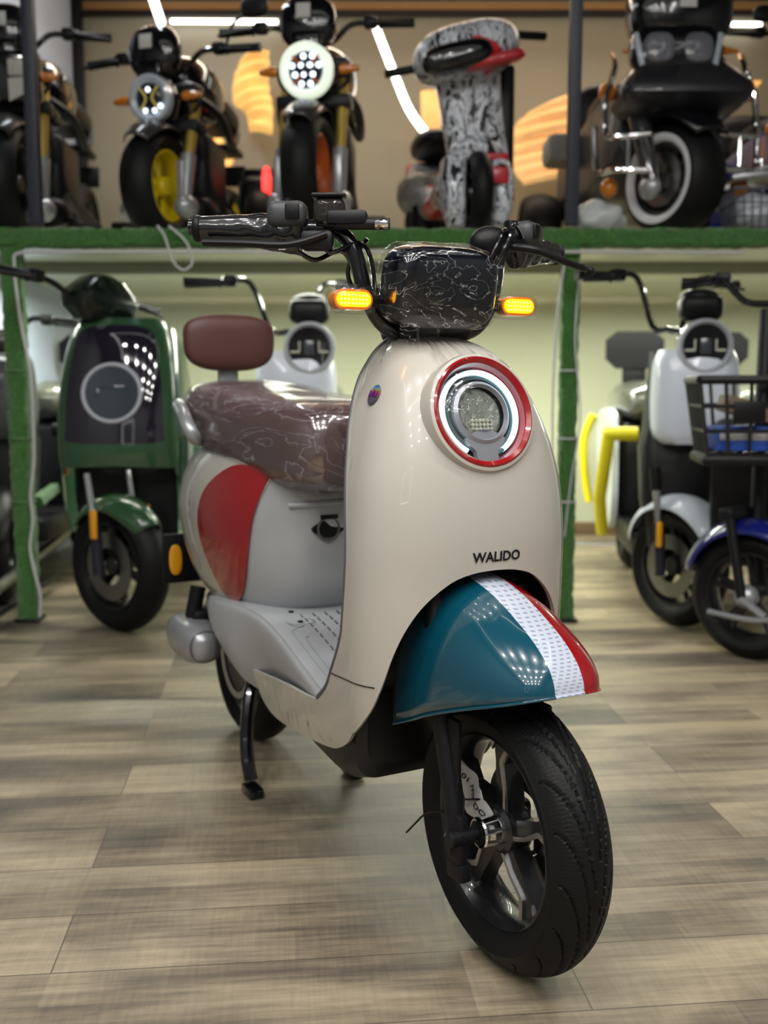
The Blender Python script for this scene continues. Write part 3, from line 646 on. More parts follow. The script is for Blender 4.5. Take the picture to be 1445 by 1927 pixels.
# cable tie
tie = M().tube(sm([(-.096, .030, .240), (-.098, .075, .220), (-.098, .108, .192), (-.098, .138, .164)], 5), .0024, 6, flat=.6).build('cable_tie', BLK); 
tie.matrix_world = Matrix.Translation((.1855, 1.433, 0))@RZ(HEAD)
tag(tie, 'thin black cable tie end sticking out of the front fork', 'cable tie')
tagf = lambda u, v: (-.030+.005*sin(u*80+v*60), u, v)
tg = M().sheet(tagf, [(.100, .272), (.086, .292), (.052, .277), (.014, .247), (.0, .226), (.024, .212), (.080, .214), (.088, .240)], (.006, .006), th=.0006).build('paper_tag', PAPER)
tg.matrix_world = Matrix.Translation((.1855, 1.433, 0))@RZ(HEAD); tag(tg, 'crumpled white paper tag with printed letters tied inside the front wheel', 'tag')
def tagt(x, y):
    u = .050-x*.76+y*.6; v = .246-x*.60-y*.76; p = tagf(u, v); return (p[0]-.0012, p[1], p[2])
M().text('01 WA DO', .016, tagt, bold=.0004).build('tag_lettering', mat('black_ink', (0, 0, 0)), tg, smooth=False, recalc=False)
M().tube(sm([(-.036, .092, .226), (-.038, .060, .236), (-.037, .034, .246), (-.03, .02, .25)], 4), .0015, 6).build('tag_tie', BLK, tg)
# ---- mudguard ----
def fender_mat():
    m = mat('tricolour_mudguard_paint', (.002, .055, .088), .2, coat=1); nt = m.node_tree; L = nt.links.new; b = nt.nodes['Principled BSDF']
    tc = nd(nt, 'ShaderNodeTexCoord'); sp = nd(nt, 'ShaderNodeSeparateXYZ'); L(tc.outputs['Object'], sp.inputs[0])
    def mth(op, a, bb=None, c=None):
        q = nd(nt, 'ShaderNodeMath', operation=op)
        for i, v in enumerate((a, bb, c)):
            if v is None: continue
            if isinstance(v, (int, float)): q.inputs[i].default_value = v
            else: L(v, q.inputs[i])
        return q.outputs[0]
    g1 = mth('GREATER_THAN', sp.outputs['X'], -.024); g2 = mth('GREATER_THAN', sp.outputs['X'], .024)
    # dashes running along the strip
    r = mth('FLOOR', mth('MULTIPLY', sp.outputs['Z'], 230)); odd = mth('MODULO', r, 2)
    u = mth('FRACT', mth('ADD', mth('ADD', mth('MULTIPLY', sp.outputs['X'], 85), mth('MULTIPLY', odd, .5)), mth('MULTIPLY', sp.outputs['Z'], 60)))
    v = mth('FRACT', mth('MULTIPLY', sp.outputs['Z'], 230))
    dash = mth('MULTIPLY', mth('LESS_THAN', u, .55), mth('MULTIPLY', mth('GREATER_THAN', v, .35), mth('LESS_THAN', v, .72)))
    grad = nd(nt, 'ShaderNodeMix', data_type='RGBA'); grad.inputs[6].default_value = (.50, .54, .64, 1); grad.inputs[7].default_value = (.27, .31, .40, 1); L(dash, grad.inputs[0])
    m1 = nd(nt, 'ShaderNodeMix', data_type='RGBA'); m1.inputs[6].default_value = (.002, .055, .088, 1); L(g1, m1.inputs[0]); L(grad.outputs[2], m1.inputs[7])
    m2 = nd(nt, 'ShaderNodeMix', data_type='RGBA'); m2.inputs[7].default_value = (.27, .002, .006, 1); L(g2, m2.inputs[0]); L(m1.outputs[2], m2.inputs[6])
    L(m2.outputs[2], b.inputs['Base Color']); return m
# crown line and rim line in side view; plan half width
FD = table([(-.140, .451, .450, .018), (-.136, .468, .449, .042), (-.122, .489, .444, .064), (-.09, .514, .433, .084), (-.05, .535, .420, .098), (.0, .557, .402, .107), (.05, .572, .383, .111), (.10, .580, .361, .112), (.165, .577, .334, .108)])
rs = []
ys = [-.140+ (.305)*(1-cos(i/44*pi/2)) for i in range(45)]
for y in ys:
    zt, zb, hw = FD(y); r = []
    for j in range(49):
        t = -1+2*j/48; a = abs(t)*pi/2; s_ = 1 if t > 0 else -1
        r.append((s_*hw*sin(a)**.93 if a else 0, y, zb+(zt-zb)*max(cos(a), 0)**.80))
    rs.append(r)
fm = M().rings(rs, False, False)
fd = hb(fm, 'front_mudguard', [fender_mat()], ang=60)
md = fd.modifiers.new('s', 'SOLIDIFY'); md.thickness = .003; md.offset = -1
e = [(r[0][0], r[0][1], r[0][2]-.0005) for r in reversed(rs)]+[(r[-1][0], r[-1][1], r[-1][2]-.0005) for r in rs]
hb(M().tube(e, .0022, 8), 'rim_edge', mat('tricolour_mudguard_paint', (0, 0, 0)), fd)
# ---- black lower body and wheel arch ----
m = M()
bl = []
for (y, hw, zb, zt) in [(.232, .12, .235, .365), (.245, .135, .215, .365), (.285, .142, .203, .355), (.34, .138, .196, .345), (.45, .150, .225, .34), (.58, .135, .262, .36), (.75, .12, .27, .36), (.95, .09, .27, .36)]:
    r = rrect(2*hw, zt-zb, min(.04, (zt-zb)*.3), 5, 0, (zt+zb)/2); bl.append([(p[0], y, p[1]) for p in r])
m.rings(bl, True, True); hb(m, 'underbody', mat('underbody_plastic', (.010, .010, .011), .35))
# arch liner: dark shell behind the fairing opening
al = []
for z in [.33+i*.0175 for i in range(16)]:
    yf, yc, w_ = FT(z); w2 = w_*.955; ring = []
    for j in range(21):
        t = -1+2*j/20; ring.append((w2*sin(t*pi/2), min(.235, YR(max(z, .37))[0]-.018)-.01*(1-abs(cos(t*pi/2))), z))
    al.append(ring)
hb(M().rings(al, False, False), 'arch_liner', mat('underbody_plastic', (0, 0, 0)))
# ---- floorboard ----
DK = table([(.19, .145, .372, .30), (.24, .160, .352, .28), (.30, .166, .350, .26), (.38, .166, .368, .25), (.50, .165, .400, .245), (.60, .165, .418, .245), (.70, .166, .420, .24), (.80, .172, .415, .26), (.90, .172, .405, .29), (.97, .160, .392, .33), (1.01, .135, .375, .35)])
rs = []
for i in range(50):
    y = .262+.748*i/49; hw, zt, zb = DK(y); fl = min(1, max(0, (y-.62)/.15)); r = [(-hw*(.66+.2*fl), y, zb), (-hw*(.83+.14*fl), y, zb+(zt-zb)*.3), (-hw*(.955+.045*fl), y, zb+(zt-zb)*.62), (-hw*.995, y, zt-.018), (-hw*.965, y, zt-.005), (-hw*.91, y, zt), (-hw*.45, y, zt-.003), (0, y, zt-.004)]
    r += [(-p[0], p[1], p[2]) for p in reversed(r[:-1])]; rs.append(sm(r, 3))
hb(M().rings(rs, False, False).add([p for p in rs[0]]+[p for p in rs[-1]], [tuple(range(len(rs[0]))), tuple(range(len(rs[0]), 2*len(rs[0])))]), 'floorboard', GREYP, ang=50)
# raised slip strips and bolts on the floorboard
m = M()
for c in range(7):
    for r_ in range(13):
        x = -.085+c*.026; y = .30+r_*.024; z = DK(y)[1]-.0025
        m.tube([(x, y, z), (x+.001, y+.015, DK(y+.015)[1]-.0025)], .0018, 6)
hb(m, 'grip_strips', mat('dark_grip', (.10, .10, .11), .6))
m = M()
for pts in ([(-.135, .32), (-.135, .50), (-.128, .53), (-.10, .545)], [(-.12, .34), (-.12, .48), (-.11, .50)]):
    m.tube([(x, y, DK(y)[1]-.001) for x, y in sm(pts, 5)], .0013, 6)
m.tube([(-.10+.028*cos(a/12*2*pi), .565+.028*sin(a/12*2*pi), DK(.57)[1]-.001) for a in range(13)], .0009, 6)
hb(m, 'moulded_lines', mat('line_grey', (.25, .26, .28), .5))
for (x, y) in ((-.100, .565), (-.095, .625), (.10, .565), (.09, .625)):
    hb(M().ell((x, y, DK(y)[1]-.0005), (.006, .006, .002), n=16, m=6), 'floor_bolt', BLKM)
# ---- rear body ----
BT = table([(.36, .11, .74, 1.05), (.39, .140, .68, 1.13), (.42, .158, .64, 1.20), (.47, .172, .605, 1.26), (.53, .183, .59, 1.29), (.60, .186, .58, 1.30), (.65, .178, .572, 1.28), (.69, .163, .565, 1.25), (.72, .145, .575, 1.2), (.735, .12, .62, 1.12)])
def bs(q, z, off=0):
    """q: -2..2, 0 front centre, +-1 side, +-2 rear centre"""
    w_, y0, y1 = BT(z); c = (y0+y1)/2+.02; th = q*pi/2; s_, k = sin(th), cos(th)
    x = w_*math.copysign(abs(s_)**.72, s_); y = c-(c-y0)*math.copysign(abs(k)**.78, k) if k > 0 else c+(y1-c)*abs(k)**.9
    if off: d = Vector((x, (y-c)*.35, 0)).normalized(); x += d.x*off; y += d.y*off; z += .0
    return (x, y, z)
rs = [[bs(-2+4*j/96, .36+.375*i/30) for j in range(96)] for i in range(31)]
hb(M().rings(rs, True, True), 'rear_body', [GREYP], ang=50)
def body_patch(out, name, mt, off, k=5, th=-.004):
    o = sm(out, k, True)
    for sg in (1, -1):
        hb(M().sheet(lambda q, z: bs(q*sg, z, off), o, (.03, .012), th=th), name, mt, ang=50)
side = [(-.47, .694), (-.54, .60), (-.60, .50), (-.70, .43), (-.85, .395), (-1.2, .392), (-1.6, .43), (-1.95, .55), (-1.97, .66), (-1.6, .70), (-1.0, .712), (-.6, .708)]
body_patch(side, 'side_cowl', CREAM, .003)
redp = [(-.49, .695), (-.53, .60), (-.58, .51), (-.65, .44), (-.72, .413), (-.80, .410), (-.88, .44), (-.95, .52), (-.96, .59), (-.92, .655), (-.80, .698), (-.62, .703)]
body_patch(redp, 'red_side_panel', RED, .007)
tealp = [(-1.55, .45), (-1.72, .47), (-1.90, .55), (-1.92, .65), (-1.70, .68), (-1.62, .60)]
body_patch(tealp, 'teal_side_panel', TEAL, .006)
def onside(q0, z0):
    return lambda x, y: bs(q0+(x*.1+0)/.16*(-1), z0+y, .0125)
for i, (ch, z) in enumerate((('O', .578), ('&', .606), ('~', .63))):
    m = M().text(ch, .02, lambda x, y, z=z: (Vector(bs(-1.0, z+y, .011))+Vector((-.001, -x, 0))), bold=.0003)
    hb(m, 'side_lettering', mat('grey_ink', (.12, .12, .13), .4), smooth=False, recalc=False)
# socket
sk = hb(M().prism(sm([(-.034, 0), (-.016, .014), (.0, .017), (.016, .014), (.034, 0), (.016, -.014), (0, -.017), (-.016, -.014)], 3, True), -.004, .003, 'Y'), 'charging_socket', BLK, X=TR(-.032, BT(.585)[1]+.004, .585))
hb(M().torus((0, 0, 0), .022, .0025, 'Y', 32, 8), 'socket_ring', DGREY, sk, X=TR(-.032, BT(.585)[1], .585))
hb(M().box((0, 0, .024), (.036, .004, .008), bev=.001), 'socket_flap', BLK, sk, X=TR(-.032, BT(.61)[1], .585))
hb(M().tube([bs(q/10, .638-.002*abs(q), .002) for q in range(-3, 4)], .006, 8), 'tray_lip', GREYP)
# seat
hb(M().rings([[(x*1.0, y, z) for x, z in rrect(2*hw, .05, .015, 4, 0, .69)] for y, hw in ((.56, .06), (.60, .10), (.72, .13), (1.1, .13), (1.2, .08))], True, True), 'seat_base', BLK)
ST = table([(.475, .045, .705, .765), (.482, .085, .680, .795), (.51, .115, .664, .818), (.58, .137, .655, .832), (.70, .150, .662, .838), (.85, .160, .680, .845), (1.0, .165, .700, .858), (1.10, .160, .712, .868), (1.16, .142, .725, .868), (1.195, .11, .745, .850), (1.205, .07, .770, .83)])
def seat_m(off=0, wob=0):
    rs = []
    for i in range(61):
        t = i/60; y = .475+.73*(.5-.5*cos(t*pi)); hw, zb, zt = ST(y); r = []
        for j in range(64):
            a = 2*pi*j/64; c, s_ = cos(a), sin(a)
            x = (hw+off)*math.copysign(abs(c)**.55, c); z = (zb+zt)/2+((zt-zb)/2+off)*math.copysign(abs(s_)**.62, s_)
            yy = y+off*(1 if t > .5 else -1)*(abs(2*t-1)**3)
            if wob:
                d = noise.noise(Vector((x*9, yy*14, z*22)))+.6*noise.noise(Vector((x*30+yy*20, yy*9, z*30))); x += d*wob*(1 if x > 0 else -1); z += d*wob*.6
                if s_ < -.55: x *= .96
            r.append((x, yy, z))
        rs.append(r)
    return M().rings(rs, True, True)
so = hb(seat_m(), 'seat', BRN)
hb(seat_m(.005, .004), 'plastic_wrap', FILM, so, ang=180)
# backrest
bk = hb(M().ell((0, 1.26, .966), (.116, .030, .070), .52, 40, 24, e2=.75), 'backrest', BRN, ang=180)
# squarer outline for the cushion
for v in bk.data.vertices:
    z = (v.co.z-.966)/.070; x = v.co.x/.116
    v.co.z = .966+.070*math.copysign(abs(z)**.8, z); v.co.x *= 1+.06*z if abs(x) > .3 else 1
hb(M().box((0, 1.275, .875), (.052, .014, .16), bev=.004), 'backrest_bracket', SILV)
hb(M().tube(sm([(-.150, 1.18, .80), (-.172, 1.12, .815), (-.190, 1.02, .800), (-.196, .965, .775), (-.185, .955, .750), (-.165, 1.0, .742)], 5), .016, 14), 'grab_handle', SILV)
hb(M().tube(sm([(.150, 1.18, .80), (.172, 1.12, .815), (.190, 1.02, .800), (.196, .965, .775), (.185, .955, .750), (.165, 1.0, .742)], 5), .016, 14), 'grab_handle', SILV)
# rear wheel
rw = M().lathe([(.1445, -.034), (.141, -.036), (.132, -.02), (.12, -.016), (.10, -.04), (.06, -.045), (.03, -.048), (0, -.048)], (0, 1.104, .21), 'X', 64).lathe([(.1445, .034), (.141, .036), (.132, .02), (.12, .016), (.10, .04), (.06, .045), (0, .048)], (0, 1.104, .21), 'X', 64)
rwo = hb(rw, 'rear_wheel', mat('hub_motor_grey', (.10, .10, .11), .35, metal=.6))
hb(M().lathe(tyre_prof(.21, .05, .143), (0, 1.104, .21), 'X', 120), 'tyre', RUB, rwo)
hb(M().lathe([(.09, -.052), (.105, -.055), (.105, -.050), (.09, -.047)], (0, 1.104, .21), 'X', 48), 'hub_ring', ALU, rwo)
hb(M().box((-.065, .93, .235), (.03, .38, .045), bev=.012).box((.065, .93, .235), (.03, .38, .045), bev=.012), 'swing_arm', BLKM)
for sg in (-1, 1):
    sh = hb(M().cyl((sg*.105, 1.12, .25), (sg*.105, 1.06, .40), .012).cyl((sg*.105, 1.10, .29), (sg*.105, 1.07, .37), .024), 'rear_shock', SILV)
    X = TR(sg*.165, 1.07, .275)
    g = hb(M().ell((0, 0, 0), (.048, .115, .050), .7, 32, 20, e2=.7), 'side_guard', SILV, X=X, ang=180)
    hb(M().box((sg*-.02, .0, .045), (.055, .07, .05), bev=.012).cyl((0, 0, .05), (sg*-.015, .0, .12), .018), 'guard_mount', BLK, g, X=X)
    hb(M().torus((0, -.098, 0), .034, .004, 'Y', 40, 8), 'guard_band', DGREY, g, X=X)
# centre stand
cs = M()
for sg in (-1, 1):
    x = sg*.117-.018
    cs.tube(sm([(sg*.07, .86, .25), (sg*.10-.01, .83, .20), (x, .79, .10), (x, .765, .03)], 4), [.015]*13, 10)
    cs.box((x, .755, .012), (.034, .06, .020), bev=.006)
cs.tube([(-.11, .86, .22), (.11, .86, .22)], .012, 10)
hb(cs, 'centre_stand', GLB)
# rear number plate holder and reflector
pl = hb(M().box((-.10, 1.36, .415), (.115, .008, .13), bev=.004), 'mud_flap', BLK)
hb(M().ell((-.125, 1.353, .412), (.017, .005, .040), .8, 20, 10), 'amber_reflector', AMBY, pl)
hb(M().box((0, 1.30, .46), (.10, .14, .03), bev=.01), 'flap_bracket', BLK)
# ---- steering head, bars ----
hb(M().tube([(0, .245, .90), (0, .27, .98)], .03, 20).box((0, .262, .952), (.13, .10, .05), bev=.02), 'steering_head', BLK)
bars = M()
TH = math.atan2(.1, .177)
def GX(sg): return TR(sg*.175, .285, 1.103)@RZ(sg*TH)@TR(-sg*.20, -.303, -1.094)
for sg in (-1, 1):
    bars.tube(sm([(sg*.03, .25, .935), (sg*.085, .243, .955), (sg*.115, .243, 1.00), (sg*.130, .25, 1.06), (sg*.145, .262, 1.09), (sg*.175, .285, 1.103), (sg*.352, .385, 1.105)], 6), .0125, 16)
bo = hb(bars, 'handlebar', GLB)
def sleeve(sg):
    rs = []
    for i in range(44):
        t = i/43; x = -.392+.165*t
        if sg > 0: x = -x
        r = .0185+.006*t; ring = []
        for j in range(30):
            a = 2*pi*j/30; d = noise.noise(Vector((t*9, cos(a)*2, sin(a)*2)))*.0042*(.04+1.5*t*t*(t < .99))
            down = max(0, -sin(a))*.022*max(0, t-.2)
            ring.append((x, .303+(r+d)*cos(a), 1.094+(r+d)*sin(a)-down))
        rs.append(ring)
    return M().rings(rs, True, True)
for sg in (-1, 1):
    hb(M().lathe([(0, sg*.396), (.018, sg*.396), (.0205, sg*.392), (.0205, sg*.386), (.0172, sg*.383), (.0172, sg*.30), (.018, sg*.25), (.0215, sg*.24), (.0215, sg*.232), (0, sg*.232)], (0, .303, 1.094), 'X', 28), 'grip', BLK, bo, X=GX(sg))
    hb(sleeve(sg), 'grip_sleeve', mat('glossy_black_film', (.008, .008, .010), .18, coat=.6), bo, ang=180, X=GX(sg))
    sw = hb(M().box((sg*.248, .292, 1.112), (.062, .045, .040), bev=.014, seg=3), 'switch_housing', mat('dark_grey_switch', (.045, .047, .052), .45), bo, X=GX(sg))
    hb(M().box((sg*.238, .268, 1.114), (.022, .006, .024), bev=.003), 'switch_button', BLK, sw, X=GX(sg))
    hb(M().cyl((sg*.248, .290, 1.128), (sg*.248, .29, 1.136), .008), 'horn_button', BLK, sw, X=GX(sg))
G = GX(-1)
mc = hb(M().box((-.155, .280, 1.104), (.062, .040, .022), bev=.006).cyl((-.19, .275, 1.096), (-.09, .27, 1.094), .009), 'brake_cylinder', BLKM, bo, X=G)
hb(M().box((-.182, .283, 1.114), (.048, .038, .040), bev=.010, seg=3), 'fluid_reservoir', mat('smoky_clear', (.03, .028, .025), .08, trans=.35, ior=1.35), mc, X=G)
hb(M().box((-.182, .283, 1.137), (.053, .043, .006), bev=.003), 'reservoir_cap', BLK, mc, X=G)
hb(M().box((-.182, .283, 1.107), (.036, .028, .016), bev=.004), 'brake_fluid', mat('brake_fluid', (.28, .24, .08), .2), mc, X=G)
hb(M().lathe([(0, -.112), (.007, -.112), (.008, -.108), (.006, -.104), (.008, -.098), (.008, -.092), (0, -.090)], (0, .265, 1.094), 'X', 16), 'cylinder_bolt', CHR, mc, X=G)
hb(M().box((-.255, .276, 1.063), (.0105, .0015, .0105), X=None), 'small_label', PAPER, bo, X=G)
hb(M().tube(sm([(-.185, .258, 1.078), (-.24, .25, 1.062), (-.31, .262, 1.066), (-.375, .280, 1.070)], 5), [.010]*16, 12, flat=.6).box((-.20, .27, 1.07), (.05, .03, .03), bev=.008), 'brake_lever', BLKM, bo, X=G)
lv = M().tube(sm([(.165, .262, 1.092), (.20, .240, 1.086), (.26, .238, 1.070), (.305, .248, 1.063), (.328, .262, 1.061)], 5), [.011]*6+[.009]*10+[.006]*5, 12, flat=.7).ell((.333, .264, 1.060), (.010, .009, .009), n=14, m=8)
hb(lv, 'brake_lever', BLKM, bo)
hb(M().box((.165, .272, 1.100), (.055, .040, .030), bev=.01).ell((.125, .262, 1.094), (.040, .026, .030), n=18, m=10), 'lever_perch', BLK, bo)
hb(M().box((.190, .30, 1.128), (.020, .02, .030), bev=.004), 'mirror_boss', BLK, bo)
for pts in ([(-.19, .265, 1.085), (-.17, .25, 1.062), (-.13, .245, 1.078), (-.105, .25, 1.06), (-.09, .245, .98), (-.05, .24, .93)], [(-.22, .28, 1.07), (-.19, .27, 1.052), (-.14, .27, 1.066), (-.11, .26, 1.0), (-.06, .25, .94)],
            [(.16, .262, 1.105), (.125, .22, 1.112), (.10, .20, 1.09), (.07, .21, 1.03), (.04, .23, .95)], [(.19, .262, 1.105), (.14, .215, 1.12), (.108, .19, 1.085), (.08, .21, 1.02)], [(-.10, .27, 1.09), (-.12, .30, 1.04), (-.09, .29, .98), (-.04, .26, .93)]):
    hb(M().tube(sm(pts, 7), .0038, 8), 'control_cable', GLB, bo)
# ---- instrument pod with wrap ----
PX = TR(-.019, .185, 1.011)@Matrix.Rotation(R_(12), 4, 'X')
pod = M().ell((0, 0, 0), (.089, .045, .063), .42, 48, 28, e2=.55)
po = hb(pod, 'instrument_pod', mat('pod_gloss', (.002, .003, .007), .15, coat=.7), X=PX, ang=180)
def podwrap():
    m = M().ell((0, 0, 0), (.094, .050, .067), .42, 96, 60, e2=.55)
    m.v = [tuple(Vector(p)*(1+.05*noise.noise(Vector(p)*28)+.03*noise.noise(Vector(p)*70))) for p in m.v]
    return m
hb(podwrap(), 'plastic_wrap', FILM2, po, X=PX, ang=180)
hb(M().sheet(lambda u, v: (-.075+u*.5, .150+.01*sin(u*90), .935+v*.6+.008*sin(v*70+u*50)), [(-.05, -.03), (.02, -.045), (.06, -.01), (.10, .03), (-.05, .05)], (.006, .006)), 'loose_wrap_end', FILM2, po, ang=180)
for sg in (-1, 1):
    X = TR(sg*.149-.007, .215, .989)
    il = hb(M().tube([(sg*-.075, .01, 0), (sg*-.02, .0, 0)], [.011, .009], 12), 'indicator_stalk', BLK, X=X)
    hb(M().prism(rrect(.064, .030, .0149, 8), -.012, .010, 'Y'), 'indicator_lens', AMBO, il, X=X, ang=40)
    hb(M().prism(rrect(.056, .022, .0109, 8), -.0145, -.010, 'Y'), 'lit_lens', AMB, il, X=X, ang=40)
    m = M()
    for c in range(8):
        for r_ in range(3): m.ell((-.021+c*.006, -.0150, -.006+r_*.006), (.0017, .001, .0017), n=8, m=5)
    hb(m, 'indicator_leds', mat('amber_led', (1, .6, .1), .2, emit=9, ecol=(1, .62, .05)), il, X=X)
    hb(M().ell((sg*-.004, 0, 0), (.044, .022, .023), .7, 24, 14), 'plastic_wrap', FILM3, il, X=X, ang=180)

# ================= background vehicles =================
SHT = 1.404   # top of the display platform
class Veh:
    def __init__(s, name, label, cat, loc, head, steer=0, group=None):
        s.o = thing(name, label, cat, loc, R_(head), group); s.S = RZ(R_(steer))
    def p(s, m, name, mt, parent=None, st=False, X=None, **k):
        Y = (s.S if st else Matrix.Identity(4)); Y = Y@X if X is not None else Y
        return m.build(name, mt, parent or s.o, Y, **k)
RIMB = mat('black_rim', (0, 0, 0))
def bwheel(v, name, x, y, R, hw, rr, n=5, rim=RIMB, st=False, white=False, disc=True, sw=.5):
    X = TR(x, y, R); w2 = hw*.75
    m = M().lathe([(rr, -w2), (rr-.006, -w2*1.02), (rr-.012, -w2*.7), (rr-.018, -w2*.2), (rr-.018, w2*.2), (rr-.012, w2*.7), (rr-.006, w2*1.02), (rr, w2)], (0, 0, 0), 'X', 56)
    m.lathe([(0, -.04), (.03, -.04), (.036, -.03), (.036, .03), (.03, .04), (0, .04)], (0, 0, 0), 'X', 24)
    for k in range(n):
        a = 2*pi*k/n+.3
        for d in (-1, 1):
            q = d*sw*pi/n*.55; m.tube([(0, .03*cos(a), .03*sin(a)), (-.01, (rr-.012)*cos(a+q), (rr-.012)*sin(a+q))], [.011, .009], 6)
    o = v.p(m, name, rim, st=st, X=X, ang=40)
    v.p(M().lathe(tyre_prof(R, hw, rr, 3), (0, 0, 0), 'X', 72), 'tyre', RUB, o, st=st, X=X, ang=60)
    if white: v.p(M().lathe([(rr+.004, -hw*.86), (rr+.010, -hw*.98), (rr+.024, -hw*1.05), (rr+.034, -hw*1.03), (rr+.034, -hw*.9)], (0, 0, 0), 'X', 72), 'white_sidewall', mat('whitewall', (.62, .63, .66), .5), o, st=st, X=X)
    if disc:
        m = M().lathe([(rr*.42, -hw*.8), (rr*.78, -hw*.8), (rr*.78, -hw*.8+.004), (rr*.42, -hw*.8+.004), (rr*.42, -hw*.8)], (0, 0, 0), 'X', 40)
        v.p(m, 'brake_disc', mat('disc_steel', (0, 0, 0)), o, st=st, X=X)
    return o
def mudguard(v, name, R, hw, a0, a1, mt, z0, y0=0, st=True, th=.004, flare=0, crown=.25):
    rs = []
    for i in range(25):
        a = R_(a0+(a1-a0)*i/24); r = []
        w_ = hw*(1-.35*abs(2*i/24-1)**3)
        for j in range(13):
            t = -1+2*j/12; rr = R-abs(t)**2.5*R*crown*.6+flare*abs(2*i/24-1)**2; r.append((w_*t, y0-rr*cos(a), z0+rr*sin(a)))
        rs.append(r)
    o = v.p(M().rings(rs, False, False), name, mt, st=st, ang=60); md = o.modifiers.new('s', 'SOLIDIFY'); md.thickness = th; return o
def bars(v, z, y, half, rise=.05, sweep=.06, mirror=(), levers=True, mt=GLB, st=True, zc=None, gz=0, roll=0):
    m = M(); zc = zc or z-rise
    if roll: X0 = v.S.copy(); v.S = X0@TR(0, 0, z)@Matrix.Rotation(R_(roll), 4, 'Y')@TR(0, 0, -z)
    for sg in (-1, 1): m.tube(sm([(0, y, zc), (sg*.07, y, zc+.01), (sg*.14, y+.01, z), (sg*half*.7, y+sweep*.6, z), (sg*half, y+sweep, z+gz)], 5), .011, 10)
    b = v.p(m, 'handlebar', mt, st=st)
    for sg in (-1, 1):
        a = Vector((sg*half*.66, y+sweep*.55, z)); c = Vector((sg*(half+.01), y+sweep*1.02, z+gz))
        v.p(M().tube([a, a+(c-a)*.08, c-(c-a)*.05, c], [.022, .0165, .0165, .019], 14), 'grip', BLK, b, st=st)
        if levers: v.p(M().tube(sm([tuple(a+Vector((sg*-.02, -.02, -.005))), tuple(a+(c-a)*.3+Vector((0, -.05, -.015))), tuple(c+Vector((0, -.035, -.02)))], 4), .007, 8), 'brake_lever', BLKM, b, st=st)
        v.p(M().box(tuple(a-Vector((sg*.03, 0, -.006))), (.05, .045, .042), bev=.01), 'switch_housing', BLK, b, st=st)
        if sg in mirror:
            q = a+Vector((-sg*.0, 0, .02))
            mo = v.p(M().tube(sm([tuple(q), tuple(q+Vector((sg*.03, 0, .07))), tuple(q+Vector((sg*.09, 0, .10)))], 4), .006, 8), 'mirror_stalk', BLK, b, st=st)
            v.p(M().ell(tuple(q+Vector((sg*.12, -.005, .12))), (.055, .016, .040), .7, 24, 14), 'mirror_head', BLK, mo, st=st)
    if roll: v.S = X0
    return b
def tagcard(v, c, s_, st=True): return v.p(M().box(c, (s_, .003, s_*.9), X=None), 'white_price_tag', PAPER, st=st, X=None)
